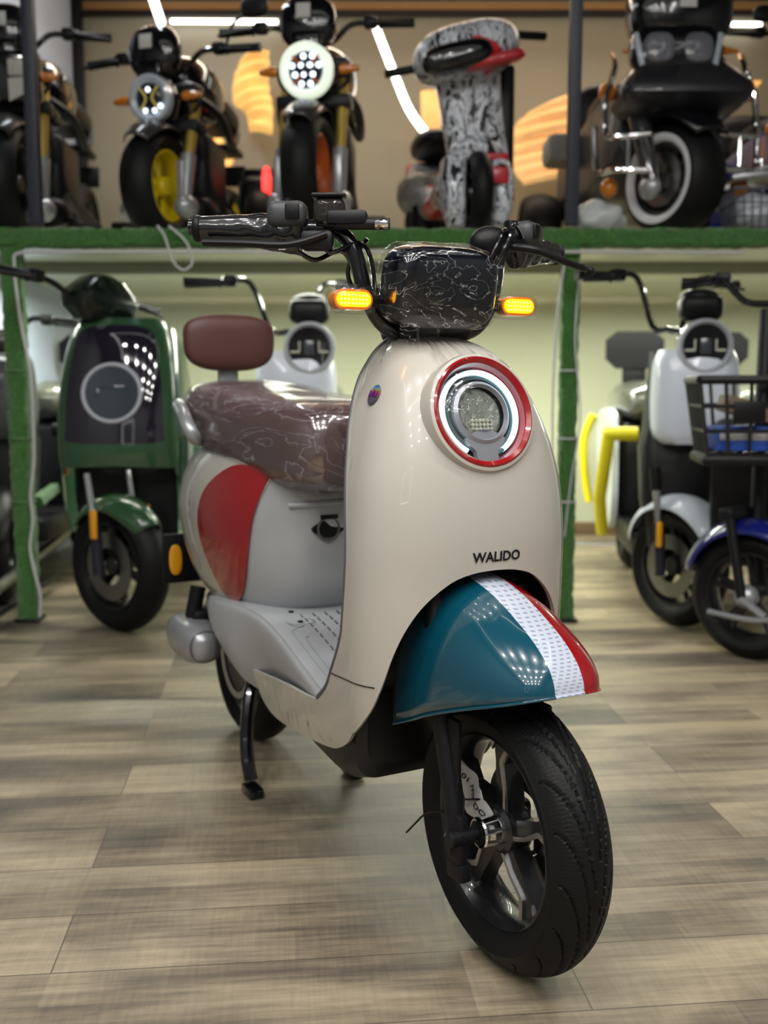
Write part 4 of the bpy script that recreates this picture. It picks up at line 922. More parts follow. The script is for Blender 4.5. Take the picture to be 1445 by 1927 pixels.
def naked_bike(label, loc, head, steer, R=.21, hr=.088, lit=False, rim=RIMB, zc=.0, grp=None, cat='motorcycle', square=False, mir=()):
    v = Veh('naked_motorcycle', label, cat, loc, head, steer, grp)
    bwheel(v, 'front_wheel', 0, 0, R, .066, R*.64, 5, rim, st=True, white=False)
    H = .60+zc
    up = M(); lw = M()
    for sg in (-1, 1):
        U = M().tube([(sg*.108, .035, .30), (sg*.108, .105, .60+zc)], .021, 16); v.p(U, 'fork_stanchion', GOLD, st=True)
        L = M().tube([(sg*.108, -.0, .12), (sg*.108, .0, .18), (sg*.108, .038, .32)], [.03, .030, .029], 16).ell((sg*.115, 0, .125), (.045, .055, .045), n=16, m=10).box((sg*.112, -.03, .22), (.03, .02, .14), bev=.006)
        v.p(L, 'fork_lower', SILV, st=True)
    v.p(M().box((0, .095, .52+zc), (.28, .09, .05), bev=.012).box((0, .11, .66+zc), (.26, .08, .04), bev=.012).tube([(0, .08, .45), (0, .14, .68+zc)], .03, 14), 'triple_clamp', BLKM, st=True)
    mudguard(v, 'front_mudguard', R+.035, .078, 40, 135, mat('dark_mudguard', (.03, .028, .027), .3, coat=.5), R, st=True)
    HX_ = TR(0, -.045, H)@rot_to((0, -1, -.12))
    if not square:
        hd = v.p(M().ell((0, 0, -.05), (hr*1.02, hr*1.02, .06), n=32, m=14), 'headlight', GLB, st=True, X=HX_)
        v.p(M().lathe([(hr*1.02, -.02), (hr*1.0, .008), (hr*.86, .014), (hr*.66, .004)], (0, 0, 0), 'Z', 56), 'headlight_ring', mat('cool_ring', (.8, .9, .9), .4, emit=.55, ecol=(.85, .95, .72)) if lit else mat('pale_ring', (.42, .47, .54), .25, coat=.6), hd, st=True, X=HX_)
        v.p(M().lathe([(hr*.68, .0), (0, .002)], (0, 0, 0), 'Z', 40), 'reflector', SMOKE, hd, st=True, X=HX_)
        m = M()
        if lit:
            for i in range(4):
                for j in range(4):
                    x, y = (i-1.5)*hr*.34+(j % 2)*hr*.1, (j-1.5)*hr*.32
                    if x*x+y*y < (hr*.6)**2: m.ell((x, y, .006), (hr*.11, hr*.11, .006), n=12, m=6)
            v.p(m, 'led_cluster', mat('cool_led_points', (.9, .95, 1), .3, emit=2.2, ecol=(.75, .85, 1)), hd, st=True, X=HX_)
            m2 = M().tube([(-hr*.5, -hr*.5, .004), (hr*.5, hr*.5, .004)], .004, 6).tube([(-hr*.5, hr*.5, .004), (hr*.5, -hr*.5, .004)], .004, 6); v.p(m2, 'orange_cross', ORG, hd, st=True, X=HX_)
        else:
            for sx in (-1, 1): m.tube(sm([(sx*hr*.45, -hr*.45, .008), (sx*hr*.15, 0, .010), (sx*hr*.45, hr*.45, .008)], 6), .0045, 8)
            v.p(m, 'yellow_light_bars', mat('yellow_bar', (.75, .6, .15), .4), hd, st=True, X=HX_)
            m = M()
            for (x, y) in ((.25, -.52), (-.2, -.5), (.55, -.35), (0, .35)): m.ell((x*hr, y*hr, .012), (hr*.11, hr*.11, .005), n=10, m=6)
            v.p(m, 'led_cluster', mat('cool_led_points', (.9, .95, 1), .3, emit=2.2, ecol=(.75, .85, 1)), hd, st=True, X=HX_)
    else:
        hd = v.p(M().box((0, 0, -.04), (.26, .20, .10), bev=.03, seg=3), 'headlight', GLB, st=True, X=HX_)
        for sg in (-1, 1):
            v.p(M().box((sg*.062, .03, .012), (.085, .06, .015), bev=.012), 'lens', mat('milky_lens', (.5, .5, .46), .2, coat=.6), hd, st=True, X=HX_)
            v.p(M().prism([(sg*.02, -.09), (sg*.10, -.05), (sg*.10, .0), (sg*.02, -.01)], .005, .02, 'Z'), 'lower_lens', mat('milky_lens', (0, 0, 0)), hd, st=True, X=HX_)
    v.p(M().ell((0, .0, .775+zc), (.105, .055, .095), .8, 28, 16).box((0, -.045, .70+zc), (.10, .03, .07), bev=.012), 'instrument_cowl', GLB, st=True)
    v.p(M().box((-.005, -.060, .80+zc), (.052, .004, .05), bev=.001), 'price_tag', PAPER, st=True, X=None)
    for sg in (-1, 1):
        io = v.p(M().tube([(sg*.08, .0, .61+zc), (sg*.125, .0, .61+zc)], .008, 8), 'indicator_stalk', BLK, st=True)
        v.p(M().tube([(sg*.115, 0, .61+zc), (sg*.135, 0, .612+zc), (sg*.185, .01, .615+zc)], [.016, .019, .010], 10, flat=1.0), 'amber_lens', AMBO, io, st=True)
    bars(v, .80+zc, .10, .36, .07, .03, mirror=mir)
    m = M()
    for sg in (-1, 1): m.tube(sm([(sg*.05, .13, .70+zc), (sg*.13, .10, .66+zc), (sg*.12, .08, .58+zc), (sg*.03, .07, .54+zc)], 5), .007, 6)
    v.p(m, 'cables', BLK, st=True)
    v.p(M().ell((0, .42, .66), (.15, .24, .12), .8, 28, 16), 'tank', GLB)
    v.p(M().ell((0, .78, .66), (.13, .26, .06), .7, 28, 12), 'seat', BLK)
    v.p(M().box((0, .42, .34), (.27, .34, .28), bev=.04, seg=3).box((0, .26, .40), (.20, .06, .22), bev=.02), 'motor_block', BLKM)
    fr_ = M()
    for sg in (-1, 1):
        fr_.tube(sm([(sg*.04, .18, .62), (sg*.15, .36, .56), (sg*.15, .62, .50), (sg*.10, .95, .62)], 5), .018, 8).tube([(sg*.06, .20, .56), (sg*.13, .30, .25), (sg*.13, .60, .18)], .016, 8).tube([(sg*.10, .60, .25), (sg*.09, 1.12, .22)], .022, 8)
    v.p(fr_, 'frame', BLKM)
    for sg in (-1, 1):
        f = v.p(M().box((sg*.21, .30, .10), (.13, .12, .035), bev=.012).tube([(sg*.10, .36, .16), (sg*.20, .30, .11)], .014, 8), 'foot_peg', BLK)
    v.p(M().ell((.0, .30, .16), (.15, .10, .07), .7, 20, 10), 'belly_cover', BLK)
    bwheel(v, 'rear_wheel', 0, 1.12, R, .07, R*.64, 5, rim, disc=False)
    v.p(M().box((0, 1.20, .60), (.12, .22, .03), bev=.01).box((0, 1.30, .50), (.14, .02, .10), bev=.006), 'tail', BLK)
    return v
# scales in the shop
def pos(px, Y, z): p = at(px, 700, Y); return (p.x, Y, z)
naked_bike('black motorcycle with yellow wheel rims and round headlight with yellow crossing bars', pos(308, 3.96, SHT), -4, -14, .205, .086, False, mat('yellow_rim', (.72, .55, .01), .4), zc=-.085, mir=(1,))
naked_bike('black motorcycle with gold forks and lit round white headlight', pos(586, 3.84, SHT), -2, -7, .225, .096, True, ORG, zc=-.02)
b3 = naked_bike('dark motorcycle with angular headlights at the far left behind the shelf post', pos(38, 3.98, SHT), 4, 0, .22, .1, False, RIMB, zc=.0, square=True)
# red tail light motorcycle pieces between the two bikes
v = Veh('electric_scooter', 'dark parked scooter seen from behind with red tail light, between the two motorcycles', 'scooter', pos(495, 4.75, SHT), 0, 0)
bwheel(v, 'rear_wheel', 0, 0, .17, .06, .10, 5, disc=False)
v.p(M().box((0, .1, .30), (.20, .30, .20), bev=.05, seg=3), 'tail_body', BLK)
v.p(M().ell((.035, -.055, .36), (.022, .014, .075), .8, 14, 10), 'tail_light', REDL)
v.p(M().box((0, .35, .44), (.2, .4, .06), bev=.02), 'seat', BLK)
v.p(M().box((-.19, .0, .42), (.09, .03, .34), X=None, bev=.01), 'side_panel', BLK, X=Matrix.Rotation(R_(-33), 4, 'Y'))
v.p(M().box((-.02, 0, .05), (.44, .2, .05), bev=.01), 'base_board', BLK)
# ---- trikes ----
def trike(label, loc, head, steer, paint, basket=False):
    v = Veh('electric_trike', label, 'tricycle', loc, head, steer)
    bwheel(v, 'front_wheel', 0, 0, .205, .085, .125, 6, mat('trike_rim', (.16, .16, .17), .3, metal=.8), st=True, white=True)
    m = M()
    for sg in (-1, 1): m.tube([(sg*.115, -.01, .17), (sg*.125, .02, .30), (sg*.115, .09, .48)], [.030, .036, .040], 14)
    fo = v.p(m, 'fork_cover', mat('fork_cover_gloss', (.03, .03, .034), .15, coat=1), st=True)
    for sg in (-1, 1): v.p(M().ell((sg*.12, 0, .17), (.035, .045, .045), n=16, m=10), 'axle_bracket', SILV, fo, st=True)
    mudguard(v, 'front_mudguard', .255, .125, 35, 150, GLB, .205, st=True)
    v.p(M().rings([[(p[0], p[1]+cy, z) for p in rrect(w_, d, .06, 5)] for z, w_, d, cy in ((.415, .30, .14, .02), (.44, .40, .24, -.01), (.475, .465, .30, -.03), (.51, .47, .30, -.03), (.56, .40, .25, -.01), (.60, .33, .20, .0), (.63, .30, .18, .0))], True, True), 'nose_fairing', paint, ang=50)
    for k in range(5): v.p(M().box((.03, -.172+.012*k, .515+k*.016), (.17-.012*k, .008, .005), X=None), 'nose_slat', BLK)
    v.p(M().rings([[(p[0], y, p[1]) for p in rrect(w_, h_, .05, 5, 0, z)] for y, w_, h_, z in ((.06, .38, .22, .42), (.14, .44, .34, .42), (.5, .46, .36, .40), (1.1, .50, .30, .36))], True, True), 'body', paint)
    HX_ = TR(-.03, -.10, .645)@rot_to((0, -1, .1))
    hd = v.p(M().ell((0, 0, -.04), (.165, .085, .06), .6, 32, 16), 'headlight', GLB, X=HX_)
    for sg in (-1, 1):
        v.p(M().ell((sg*.066, -.005, .004), (.058, .055, .022), .7, 24, 12), 'lens', mat('sparkly_lens', (.12, .125, .15), .15, coat=1, bump=1, bscale=60, noise_amt=.8), hd, X=HX_)
        v.p(M().tube([(sg*.150, .045, .0), (sg*.128, -.07, .01)], .011, 8), 'light_guide', mat('pale_ring', (0, 0, 0)), hd, X=HX_)
    v.p(M().ell((0, .02, .80), (.19, .12, .13), .7, 30, 16), 'windscreen_cowl', GLB)
    v.p(M().box((0, -.105, .80), (.06, .004, .045), bev=.001), 'price_tag', PAPER)
    v.p(M().box((-.005, -.10, .885), (.07, .004, .02), bev=.001), 'price_tag', PAPER)
    for sg in (-1, 1):
        for z, x in ((.52, .255), (.18, .24)):
            v.p(M().ell((sg*x, .0, z), (.033, .03, .035), n=18, m=12), 'round_indicator', AMBO)
        v.p(M().tube([(sg*.15, -.03, .655), (sg*.21, -.02, .655)], [.016, .006], 10), 'amber_marker', AMBO)
        c = M().tube(sm([(sg*.24, .04, .66), (sg*.235, -.02, .60), (sg*.27, -.04, .48), (sg*.27, -.06, .36), (sg*.24, -.10, .34), (sg*.12, -.12, .345)], 5), .011, 10)
        c.tube(sm([(sg*.30, .0, .40), (sg*.29, -.02, .24), (sg*.24, -.10, .225), (sg*.13, -.12, .22)], 5), .011, 10).tube([(sg*.20, -.11, .345), (sg*.20, -.11, .225)], .009, 8)
        v.p(c, 'chrome_crash_bar', CHR)
        v.p(M().tube(sm([(sg*.12, .05, .90), (sg*.2, .03, .97), (sg*.27, .03, .98)], 4), .006, 6).ell((sg*.30, .02, .99), (.055, .015, .035), .7, 20, 10), 'wing_mirror', BLK)
        bwheel(v, 'rear_wheel', sg*.34, 1.05, .175, .085, .10, 6, disc=False)
    bars(v, .94, .18, .40, .06, .05)
    v.p(M().ell((0, .62, .62), (.19, .30, .07), .7, 28, 12), 'seat', BLK)
    v.p(M().ell((0, 1.0, .70), (.2, .05, .13), .6, 24, 12), 'backrest', BLK)
    v.p(M().box((-.30, .72, .47), (.14, .20, .12), bev=.03), 'side_bag', CLOTHG)
    return v
trike('black electric trike with white sidewall front tyre and chrome crash bars', pos(1256, 3.85, SHT), 0, 30, mat('trike_black', (.012, .012, .016), .38, coat=.2))
trike('blue electric trike cut off by the right edge of the upper shelf', pos(1545, 4.4, SHT), 0, 20, BLUE)
bag = M().ell((0, 0, .05), (.10, .07, .055), .9, 40, 24)
bag.v = [tuple(Vector(p)*(1+.25*noise.noise(Vector(p)*22))) for p in bag.v]
o = bag.build('crumpled_bag', mat('pale_plastic_bag', (.45, .48, .47), .4), ang=180); o.location = pos(1120, 3.74, SHT); tag(o, 'crumpled pale plastic bag beside the dark shelf upright under the black trike', 'bag')
def wire_basket(m, w_, d, h, n, r=.003, z0=0):
    for z in (0, .33, .66, 1):
        k = .82+.18*z; a, b = w_/2*k, d/2*k; zz = z0+h*z
        m.tube([(-a, -b, zz), (a, -b, zz), (a, b, zz), (-a, b, zz), (-a, -b, zz)], r*(1.6 if z == 1 else 1), 6)
    for i in range(n+1):
        t = -1+2*i/n
        for s_ in (-1, 1):
            m.tube([(t*w_/2*.82, s_*d/2*.82, z0), (t*w_/2, s_*d/2, z0+h)], r, 5)
            m.tube([(s_*w_/2*.82, t*d/2*.82, z0), (s_*w_/2, t*d/2, z0+h)], r, 5)
        m.tube([(t*w_/2*.82, -d/2*.82, z0), (t*w_/2*.82, d/2*.82, z0)], r, 5)
    return m
o = wire_basket(M(), .26, .18, .14, 8).build('wire_basket', mat('grey_wire', (.10, .11, .13), .4, metal=.6)); o.location = pos(1418, 3.74, SHT+.003); tag(o, 'grey wire basket standing on the shelf right of the black trike wheel', 'basket')
bag = M().ell((0, 0, .065), (.10, .065, .06), .8, 40, 24); bag.v = [tuple(Vector(p)*(1+.15*noise.noise(Vector(p)*20))) for p in bag.v]
o = bag.build('white_bag', mat('white_bag_plastic', (.50, .52, .58), .4), ang=180); o.location = pos(1418, 3.74, SHT+.006); tag(o, 'white plastic bag inside the grey wire basket on the shelf', 'bag')
o = M().box((0, 0, 0), (.30, .22, .02), bev=.004).tube([(-.14, -.09, .015), (.14, -.09, .03), (.14, .09, .03)], .006, 6).build('luggage_rack', SILV); o.location = (pos(1425, 3.82, 0)[0], 3.85, SHT+.215); o.rotation_euler = (0, -.12, 0)
tag(o, 'silver luggage rack plate resting above the wire basket by the blue trike', 'rack')
# ---- graffiti wrapped scooter ----
v = Veh('graffiti_scooter', 'small scooter fully wrapped in black, white and red graffiti print', 'scooter', pos(893, 3.80, SHT), 6, 0)
bwheel(v, 'front_wheel', 0, 0, .15, .038, .09, 5, st=True, disc=False)
def tw_ring(z, w_, d, cx, cy, n=28, e=.7): return [(cx+w_*math.copysign(abs(cos(2*pi*j/n))**e, cos(2*pi*j/n)), cy+d*math.copysign(abs(sin(2*pi*j/n))**e, sin(2*pi*j/n)), z) for j in range(n)]
col = table([(.24, .105, .06, .03, .08), (.30, .112, .075, .02, .09), (.45, .115, .07, 0, .11), (.54, .12, .07, -.01, .12), (.62, .13, .075, -.03, .12)])
v.p(M().rings([tw_ring(.24+.38*i/14, *col(.24+.38*i/14)) for i in range(15)], True, True), 'steering_column_cover', GRAF)
for sg in (-1, 1):
    c = table([(.03, .030, .05, sg*.075, .0), (.10, .042, .085, sg*.085, .0), (.20, .046, .10, sg*.088, .02), (.28, .044, .09, sg*.075, .06)])
    v.p(M().rings([tw_ring(.03+.25*i/10, *c(.03+.25*i/10)) for i in range(11)], True, True), 'fork_cover', GRAF)
v.p(M().ell((0, .05, .30), (.10, .09, .05), .8, 28, 14), 'front_mudguard', GRAF)
hX = TR(-.035, .06, .655)@Matrix.Rotation(R_(-14), 4, 'Y')
h = v.p(M().ell((0, 0, 0), (.195, .14, .095), .7, 40, 20, e2=.8), 'head_cover', GRAF, X=hX)
v.p(M().ell((-.06, -.115, -.035), (.13, .05, .05), .7, 28, 14), 'dark_visor', GLB, h, X=hX)
v.p(M().ell((.070, -.105, -.072), (.112, .040, .020), .5, 28, 12), 'red_band', mat('red_wrap', (.42, .01, .02), .4, coat=.4), h, X=hX)
v.p(M().box((.05, .02, .275), (.12, .12, .03), bev=.01).box((.065, -.085, .20), (.07, .02, .06), bev=.01), 'red_band', mat('red_wrap', (0, 0, 0)))
for sg, z in ((-1, .61), (1, .74)):
    v.p(M().tube([(sg*.18-.03, .10, z), (sg*.30-.02, .14, z+sg*.012)], .0155, 12), 'grip', BLK)
v.p(M().box((.14, .16, .42), (.06, .05, .46), bev=.015), 'rear_column', BLK)
v.p(M().rings([[(p[0], y, p[1]) for p in rrect(.26, h_, .04, 4, 0, z)] for y, h_, z in ((.12, .12, .20), (.4, .08, .16), (.8, .2, .28), (1.05, .24, .36))], True, True), 'body', GRAF)
v.p(M().ell((0, .9, .52), (.12, .2, .05), .7, 24, 12), 'seat', BLK)
bwheel(v, 'rear_wheel', 0, .98, .15, .04, .09, 5, disc=False)
v = Veh('small_scooter', 'small scooter rear with crumpled graffiti wrap behind the graffiti scooter', 'scooter', pos(795, 4.5, SHT), 0, 0)
hc = M().ell((0, 0, .27), (.115, .10, .10), .9, 36, 20); hc.v = [tuple(Vector(p)+Vector((0, 0, 0))*0+Vector(p).normalized()*.012*noise.noise(Vector(p)*20)) for p in hc.v]
v.p(hc, 'wrapped_tail', mat('crumpled_wrap', (.22, .22, .20), .4, noise_amt=.9, nscale=18, bump=1, bscale=25), ang=180)
bwheel(v, 'rear_wheel', 0, .02, .14, .05, .08, 5, disc=False)
v.p(M().box((0, .02, .155), (.16, .16, .10), bev=.03), 'tail_frame', BLK)
# ---- green scooter ----
v = Veh('electric_scooter', 'dark green scooter with large glass front panel and round light ring', 'scooter', pos(214, 3.50, 0), 0, 52)
G_ = table([(.28, .195, -.00, .17, .5), (.42, .215, -.02, .16, .5), (.56, .222, -.045, .16, .5), (.64, .226, -.055, .16, .5), (.80, .224, -.035, .17, .5), (.95, .205, .0, .19, .5), (1.05, .178, .035, .21, .5), (1.095, .150, .075, .21, .5)])
def gs(q, z, off=0):
    w_, yf, yc, _ = G_(z); s_ = 1 if q >= 0 else -1; a = min(abs(q), 1)*pi/2
    x = s_*(w_)*sin(a)**.75 if a else 0; y = yc-(yc-yf)*max(cos(a), 0)**.55
    if abs(q) > 1: y = yc+(abs(q)-1)*.2
    return (x, y-off, z)
out = [(-1.25, .30), (-1.3, .60), (-1.35, .80), (-1.2, 1.0), (-.9, 1.07), (-.6, 1.095), (.6, 1.095), (.9, 1.07), (1.2, 1.0), (1.35, .80), (1.3, .60), (1.25, .30), (.92, .34), (.80, .50), (.66, .575), (0, .585), (-.66, .575), (-.80, .50), (-.92, .34)]
v.p(M().sheet(gs, out, (.06, .02), th=.006), 'leg_shield', GRN, ang=50)
v.p(M().sheet(lambda q, z: gs(q, z, .004), sm([(-.42, .67), (.42, .67), (.47, .72), (.45, .95), (.36, 1.055), (-.36, 1.055), (-.45, .95), (-.47, .72)], 4, True), (.05, .015), th=.003), 'glass_panel', mat('dark_glass', (.012, .010, .018), .06, coat=1), ang=50)
gx = TR(0, gs(0, .835)[1]-.006, .835)@rot_to((0, -1, .16))
hd = v.p(M().torus((0, 0, 0), .098, .0075, 'Z', 56, 10), 'light_ring', mat('grey_ring', (.40, .42, .48), .3, coat=.6), X=gx)
v.p(M().lathe([(.09, .001), (0, .003)], (0, 0, 0), 'Z', 40).box((0, .02, .004), (.09, .01, .004), bev=.001).box((-.05, -.0, .004), (.012, .03, .004), bev=.001), 'headlight', mat('dark_lens', (.02, .03, .045), .2, coat=1), hd, X=gx)
v.p(M().box((0, .14, .45), (.36, .02, .36), bev=.01), 'inner_shield', BLK)
v.p(M().rings([[(p[0], y, p[1]) for p in rrect(w_, h_, .05, 5, 0, z)] for y, w_, h_, z in ((.14, .36, .10, .27), (.5, .34, .10, .27), (.62, .34, .22, .36), (.7, .36, .40, .46), (1.1, .36, .34, .52), (1.4, .2, .2, .60))], True, True), 'body', GRN)
v.p(M().ell((0, 1.0, .78), (.15, .36, .075), .7, 30, 14), 'seat', mat('wrapped_seat', (.14, .14, .10), .2, coat=.6, bump=1, bscale=25))
bwheel(v, 'front_wheel', 0, 0, .235, .060, .155, 6, st=True, sw=.3)
for sg in (-1, 1):
    f = v.p(M().tube([(sg*.088, -.0, .21), (sg*.088, .02, .42)], .020, 12), 'fork_leg', mat('dark_fork', (.03, .03, .045), .4, metal=.5), st=True)
    v.p(M().tube([(sg*.088, .02, .40), (sg*.088, .05, .56)], .013, 12), 'fork_tube', CHR, f, st=True)
    v.p(M().box((sg*.114, -.012, .39), (.014, .03, .10), bev=.006), 'amber_reflector', AMBY, f, st=True)
mudguard(v, 'front_mudguard', .262, .085, 40, 150, GRN, .225, st=True, crown=.35)
v.p(M().rings([[(p[0]+.03, p[1]+.14, z) for p in rrect(w_, d, .04, 5)] for z, w_, d in ((1.08, .16, .10), (1.12, .24, .15), (1.165, .25, .17), (1.19, .22, .16), (1.235, .14, .12), (1.25, .08, .08))], True, True), 'instrument_cowl', mat('dark_green_cowl', (.002, .006, .004), .25, coat=.4), st=True, X=TR(.02, 0, 1.12)@Matrix.Rotation(R_(10), 4, 'Y')@TR(0, 0, -1.12))
bars(v, 1.19, .14, .33, .04, .03, roll=9)
for sg in (-1, 1): v.p(M().box((sg*.205, .09, .60), (.012, .03, .12), bev=.005), 'side_indicator', AMBO)
bwheel(v, 'rear_wheel', 0, 1.25, .225, .056, .15, 6, disc=False)
# ---- white scooters with ring headlights ----
def ring_scooter(label, px, Y, head, steer, plate, bar, dark, backrest=True, fender=WHT, hz=0, po=.0):
    v = Veh('electric_scooter', label, 'scooter', pos(px, Y, 0), head, steer)
    gx = TR(.055, -.04, .995+hz)@rot_to((0.0, -1, 0))
    P = table([(.655, .115, -.045), (.68, .140, -.06), (.74, .150, -.065), (.85, .150, -.06), (.95, .142, -.045), (.985, .125, -.03)])
    rs = []
    for i in range(18):
        z = .655+.33*i/17; w_, yf = P(z); rs.append([(w_*math.copysign(abs(cos(2*pi*j/36))**.5, cos(2*pi*j/36))+po, .05+(.05-yf)*math.copysign(abs(sin(2*pi*j/36))**.6, sin(2*pi*j/36)), z) for j in range(36)])
    v.p(M().rings(rs, True, True), 'front_plate', plate, ang=50)
    v.p(M().box((.03, -.062, .75), (.06, .003, .014), bev=.001), 'badge', CHR)
    ho = v.p(M().lathe([(.088, -.03), (.096, -.01), (.094, .012), (.084, .018), (.076, .008)], (0, 0, 0), 'Z', 56), 'light_ring', mat('grey_ring_white', (.46, .49, .53), .3, coat=.6), X=gx)
    v.p(M().lathe([(.078, .004), (0, .0)], (0, 0, 0), 'Z', 40).ell((0, .01, -.06), (.09, .085, .06), n=30, m=14), 'headlight', GLB, ho, X=gx)
    v.p(M().box((0, .0, .010), (.040, .055, .02), bev=.006), 'projector', mat('projector_grey', (.05, .055, .07), .2, coat=1), ho, X=gx)
    for sg in (-1, 1): v.p(M().box((sg*.052, -.014, .008), (.034, .008, .01), bev=.002).box((sg*.036, .004, .008), (.006, .04, .01), bev=.002), 'light_bar', mat('pale_light_bar', (.55, .56, .45), .3), ho, X=gx)
    v.p(M().box((.05, .04, 1.13+hz), (.15, .10, .09), bev=.03, seg=3).ell((.05, .06, 1.17+hz), (.07, .05, .03), n=20, m=10), 'instrument_cowl', BLK)
    v.p(M().rings([[(p[0], p[1]+.10, z) for p in rrect(w_, d, .05, 4)] for z, w_, d in ((.27, .20, .12), (.45, .26, .14), (.64, .28, .16), (.70, .26, .12), (.98, .22, .10))], True, True), 'leg_shield', dark)
    bars(v, 1.235+hz, .10, .37, .16, .04, zc=1.06+hz)
    bwheel(v, 'front_wheel', 0, 0, .22, .055, .145, 5, st=True)
    for sg in (-1, 1):
        f = v.p(M().tube([(sg*.09, -.005, .19), (sg*.09, .01, .38)], .019, 12), 'fork_leg', mat('dark_fork', (0, 0, 0)), st=True)
        v.p(M().tube([(sg*.09, .01, .37), (sg*.09, .03, .50)], .014, 12), 'fork_tube', CHR, f, st=True)
        v.p(M().tube([(sg*.09, .03, .49), (sg*.09, .04, .57)], .020, 12), 'fork_boot', BLK, f, st=True)
        v.p(M().box((sg*.115, -.02, .34), (.012, .024, .09), bev=.005), 'amber_reflector', AMBY, f, st=True)
    mudguard(v, 'front_mudguard', .262, .085, 12, 160, fender, .215, st=True, crown=.3)
    v.p(M().box((0, .42, .27), (.30, .55, .10), bev=.02), 'floorboard', dark)
    for sg in (-1, 1):
        v.p(M().tube([(sg*.21, .42, .68), (sg*.215, .43, .62), (sg*.225, .56, .40), (sg*.20, .66, .24)], .026, 14).tube([(sg*.10, .42, .67), (sg*.225, .42, .67)], .028, 14), 'crash_bar', bar)
        v.p(M().tube(sm([(sg*.19, 1.25, .72), (sg*.23, 1.27, .60), (sg*.22, 1.28, .42), (sg*.20, 1.26, .30)], 4), .02, 12), 'rear_crash_bar', bar)
        sp_ = v.p(M().prism(sm([(.60, .30), (.58, .55), (.66, .74), (.95, .76), (1.20, .70), (1.22, .50), (1.05, .34), (.8, .26)], 4, True), sg*.15, sg*.175, 'X'), 'side_panel', plate)
        for k in range(4): v.p(M().box((sg*.178, .86+k*.012, .58-k*.045), (.006, .07, .014), bev=.002), 'panel_stripe', bar, sp_)
        v.p(M().box((sg*.178, .84, .66), (.006, .12, .03), bev=.002), 'panel_vent', BLK, sp_)
    v.p(M().box((0, .95, .50), (.28, .62, .42), bev=.05, seg=3), 'body', dark)
    sm_ = M().ell((0, .92, .79), (.15, .38, .085), .7, 36, 18); sm_.v = [(x, y, z+.02*noise.noise(Vector((x*14, y*9, z*12)))) for x, y, z in sm_.v]
    v.p(sm_, 'wrapped_seat', mat('wrapped_grey_seat', (.10, .105, .085), .18, coat=.9, bump=1, bscale=20, noise_amt=.5), ang=180)
    if backrest:
        v.p(M().prism([(-.085, -.09), (.085, -.09), (.135, -.045), (.135, .045), (.085, .085), (-.085, .085), (-.135, .045), (-.135, -.045)], -.02, .02, 'Y').box((0, 0, -.13), (.11, .03, .12), bev=.01), 'backrest', BLK, X=TR(0, 1.30, 1.03))
    bwheel(v, 'rear_wheel', 0, 1.22, .22, .055, .145, 5, disc=False)
    return v
ring_scooter('white scooter with ring headlight and bright yellow crash bars at the right', 1290, 3.58, -6, 34, WHT, YEL, mat('grey_black_body', (.008, .008, .009), .4), po=.04)
ring_scooter('white scooter with ring headlight standing behind the brown seat of the cream scooter', 556, 3.75, 0, 20, WHT, BLKM, mat('grey_black_body', (0, 0, 0)), backrest=False)
ring_scooter('dark grey scooter with black seat at the far left edge behind the turf post', -20, 3.95, 0, 15, mat('dark_grey_paint', (.045, .05, .05), .4), BLKM, mat('grey_black_body', (0, 0, 0)), backrest=True, fender=BLK, hz=-.12)
# ---- scooter with octagonal backrest behind, partly hidden ----
v = Veh('electric_scooter', 'parked black scooter with octagonal backrest right of the yellow-barred scooter', 'scooter', pos(1400, 5.0, 0), 0, 0)
v.p(M().prism([(-.085, -.09), (.085, -.09), (.135, -.045), (.135, .045), (.085, .085), (-.085, .085), (-.135, .045), (-.135, -.045)], -.02, .02, 'Y').box((0, .0, -.13), (.10, .03, .14), bev=.01), 'backrest', BLK, X=TR(0, .35, 1.05))
v.p(M().ell((0, .05, .80), (.15, .34, .075), .7, 30, 14), 'wrapped_seat', mat('wrapped_grey_seat', (0, 0, 0)))
v.p(M().box((0, .05, .50), (.30, .56, .46), bev=.05, seg=3), 'body', mat('grey_black_body', (0, 0, 0)))
bwheel(v, 'rear_wheel', 0, .2, .22, .055, .145, 5, disc=False); bwheel(v, 'front_wheel', 0, -.42, .20, .05, .13, 5, disc=False)
for k, (c, x) in enumerate(((YEL, -.19), (mat('red_bar', (.45, .05, .02), .4), -.13))): v.p(M().tube([(x, -.28, .62), (x-.03, -.30, .25)], .024, 12), 'side_bar', c)
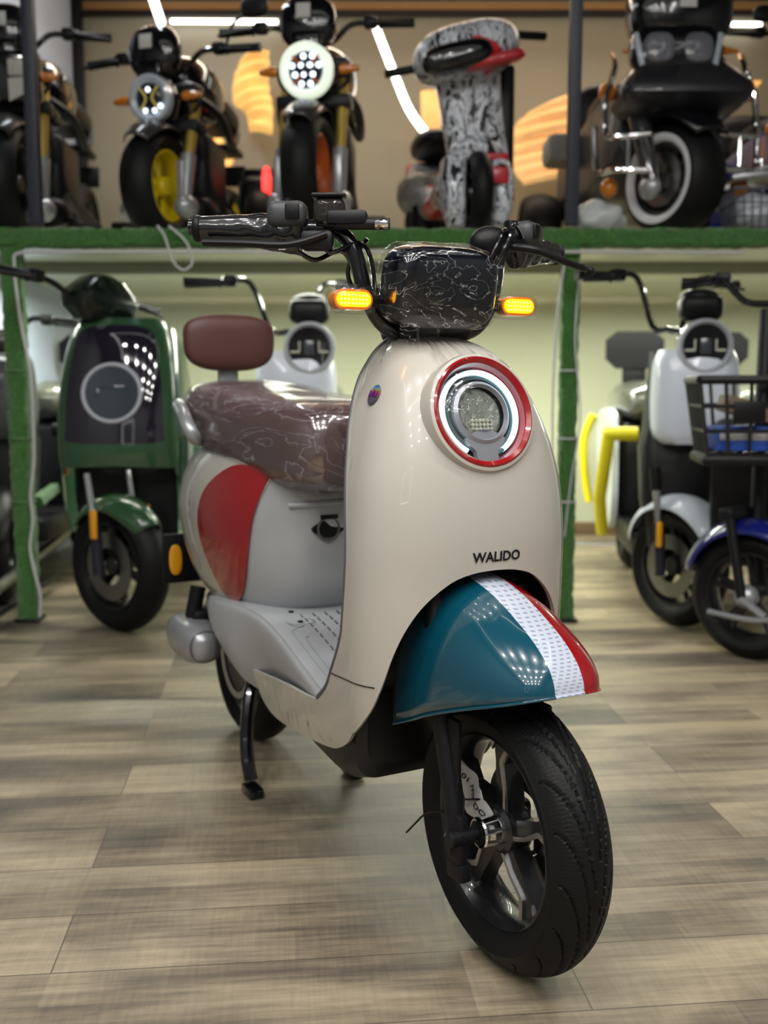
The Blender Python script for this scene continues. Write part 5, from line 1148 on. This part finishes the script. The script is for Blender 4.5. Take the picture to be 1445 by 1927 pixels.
# ---- blue scooter with basket ----
v = Veh('electric_scooter', 'dark scooter with glossy blue front mudguard cut off by the right edge', 'scooter', pos(1436, 3.13, 0), -22, 66)
bwheel(v, 'front_wheel', 0, 0, .205, .05, .140, 5, st=True, sw=.35, disc=False)
m = M().ell((0, 0, 0), (.035, .04, .04), n=18, m=10).tube([(-.035, 0, 0), (-.045, -.085, -.045)], .012, 8).tube(sm([(-.045, -.10, -.05), (-.05, -.03, -.06), (-.05, .10, -.055)], 4), .009, 8)
v.p(m, 'drum_brake_arm', SILV, st=True, X=TR(-.045, 0, .205))
mudguard(v, 'front_mudguard', .245, .075, 35, 165, BLUE, .205, st=True, crown=.3)
m = M()
for sg in (-1, 1): m.tube([(sg*.075, .0, .205), (sg*.075, .05, .45)], .016, 10)
m.box((0, .06, .46), (.18, .05, .04), bev=.01)
v.p(m, 'front_fork', BLKM, st=True)
v.p(M().tube([(0, .06, .44), (0, .16, 1.10)], .024, 12), 'steering_column', BLKM)
bars(v, 1.20, .18, .26, .08, .05, st=False)
v.p(M().rings([[(p[0], y, p[1]) for p in rrect(w_, h_, .04, 4, 0, z)] for y, w_, h_, z in ((.20, .30, .45, .50), (.26, .32, .50, .50), (.36, .30, .10, .30), (.65, .30, .10, .30), (.72, .32, .34, .45), (1.2, .3, .3, .5))], True, True), 'body', mat('grey_black_body', (0, 0, 0)))
v.p(M().ell((0, .95, .70), (.14, .3, .07), .7, 26, 12), 'seat', BLK)
bwheel(v, 'rear_wheel', 0, 1.15, .205, .05, .140, 5, disc=False)
bp = at(1425, 780, 3.02)
b = wire_basket(M(), .36, .26, .22, 5, .006).build('basket_wires', mat('black_wire', (.01, .01, .01), .4)); 
e = thing('bicycle_basket', 'black wire basket with a blue box inside at the right edge', 'basket', (bp.x, 3.05, .655), R_(-8)); b.parent = e
m = M().tube([(-.18, -.13, .222), (.18, -.13, .222), (.18, .13, .222), (-.18, .13, .222), (-.18, -.13, .222)], .013, 8)
m.build('basket_rim', BLK, e); M().box((0, 0, -.014), (.33, .24, .03), bev=.01).build('basket_base', BLK, e); M().box((-.04, -.135, .13), (.09, .006, .06), bev=.002).build('name_plate', BLK, e)
m = M().box((0, 0, .04), (.24, .16, .07), bev=.003); o = m.build('blue_box', mat('blue_card', (.02, .08, .42), .5, noise_amt=.3)); o.location = (bp.x, 3.05, .664); o.rotation_euler = (0, 0, R_(-8))
M().box((0, -.0815, .052), (.22, .002, .03)).build('white_label', PAPER, o); tag(o, 'blue and white cardboard box lying in the black wire basket', 'box')
o = M().box((0, 0, 0), (.20, .13, .05), bev=.004).build('brown_parcel', mat('kraft_card', (.26, .19, .12), .7)); o.location = (bp.x+.01, 3.07, .782); o.rotation_euler = (.0, .28, R_(-4)); tag(o, 'tilted brown cardboard parcel on top of the blue box in the basket', 'box')
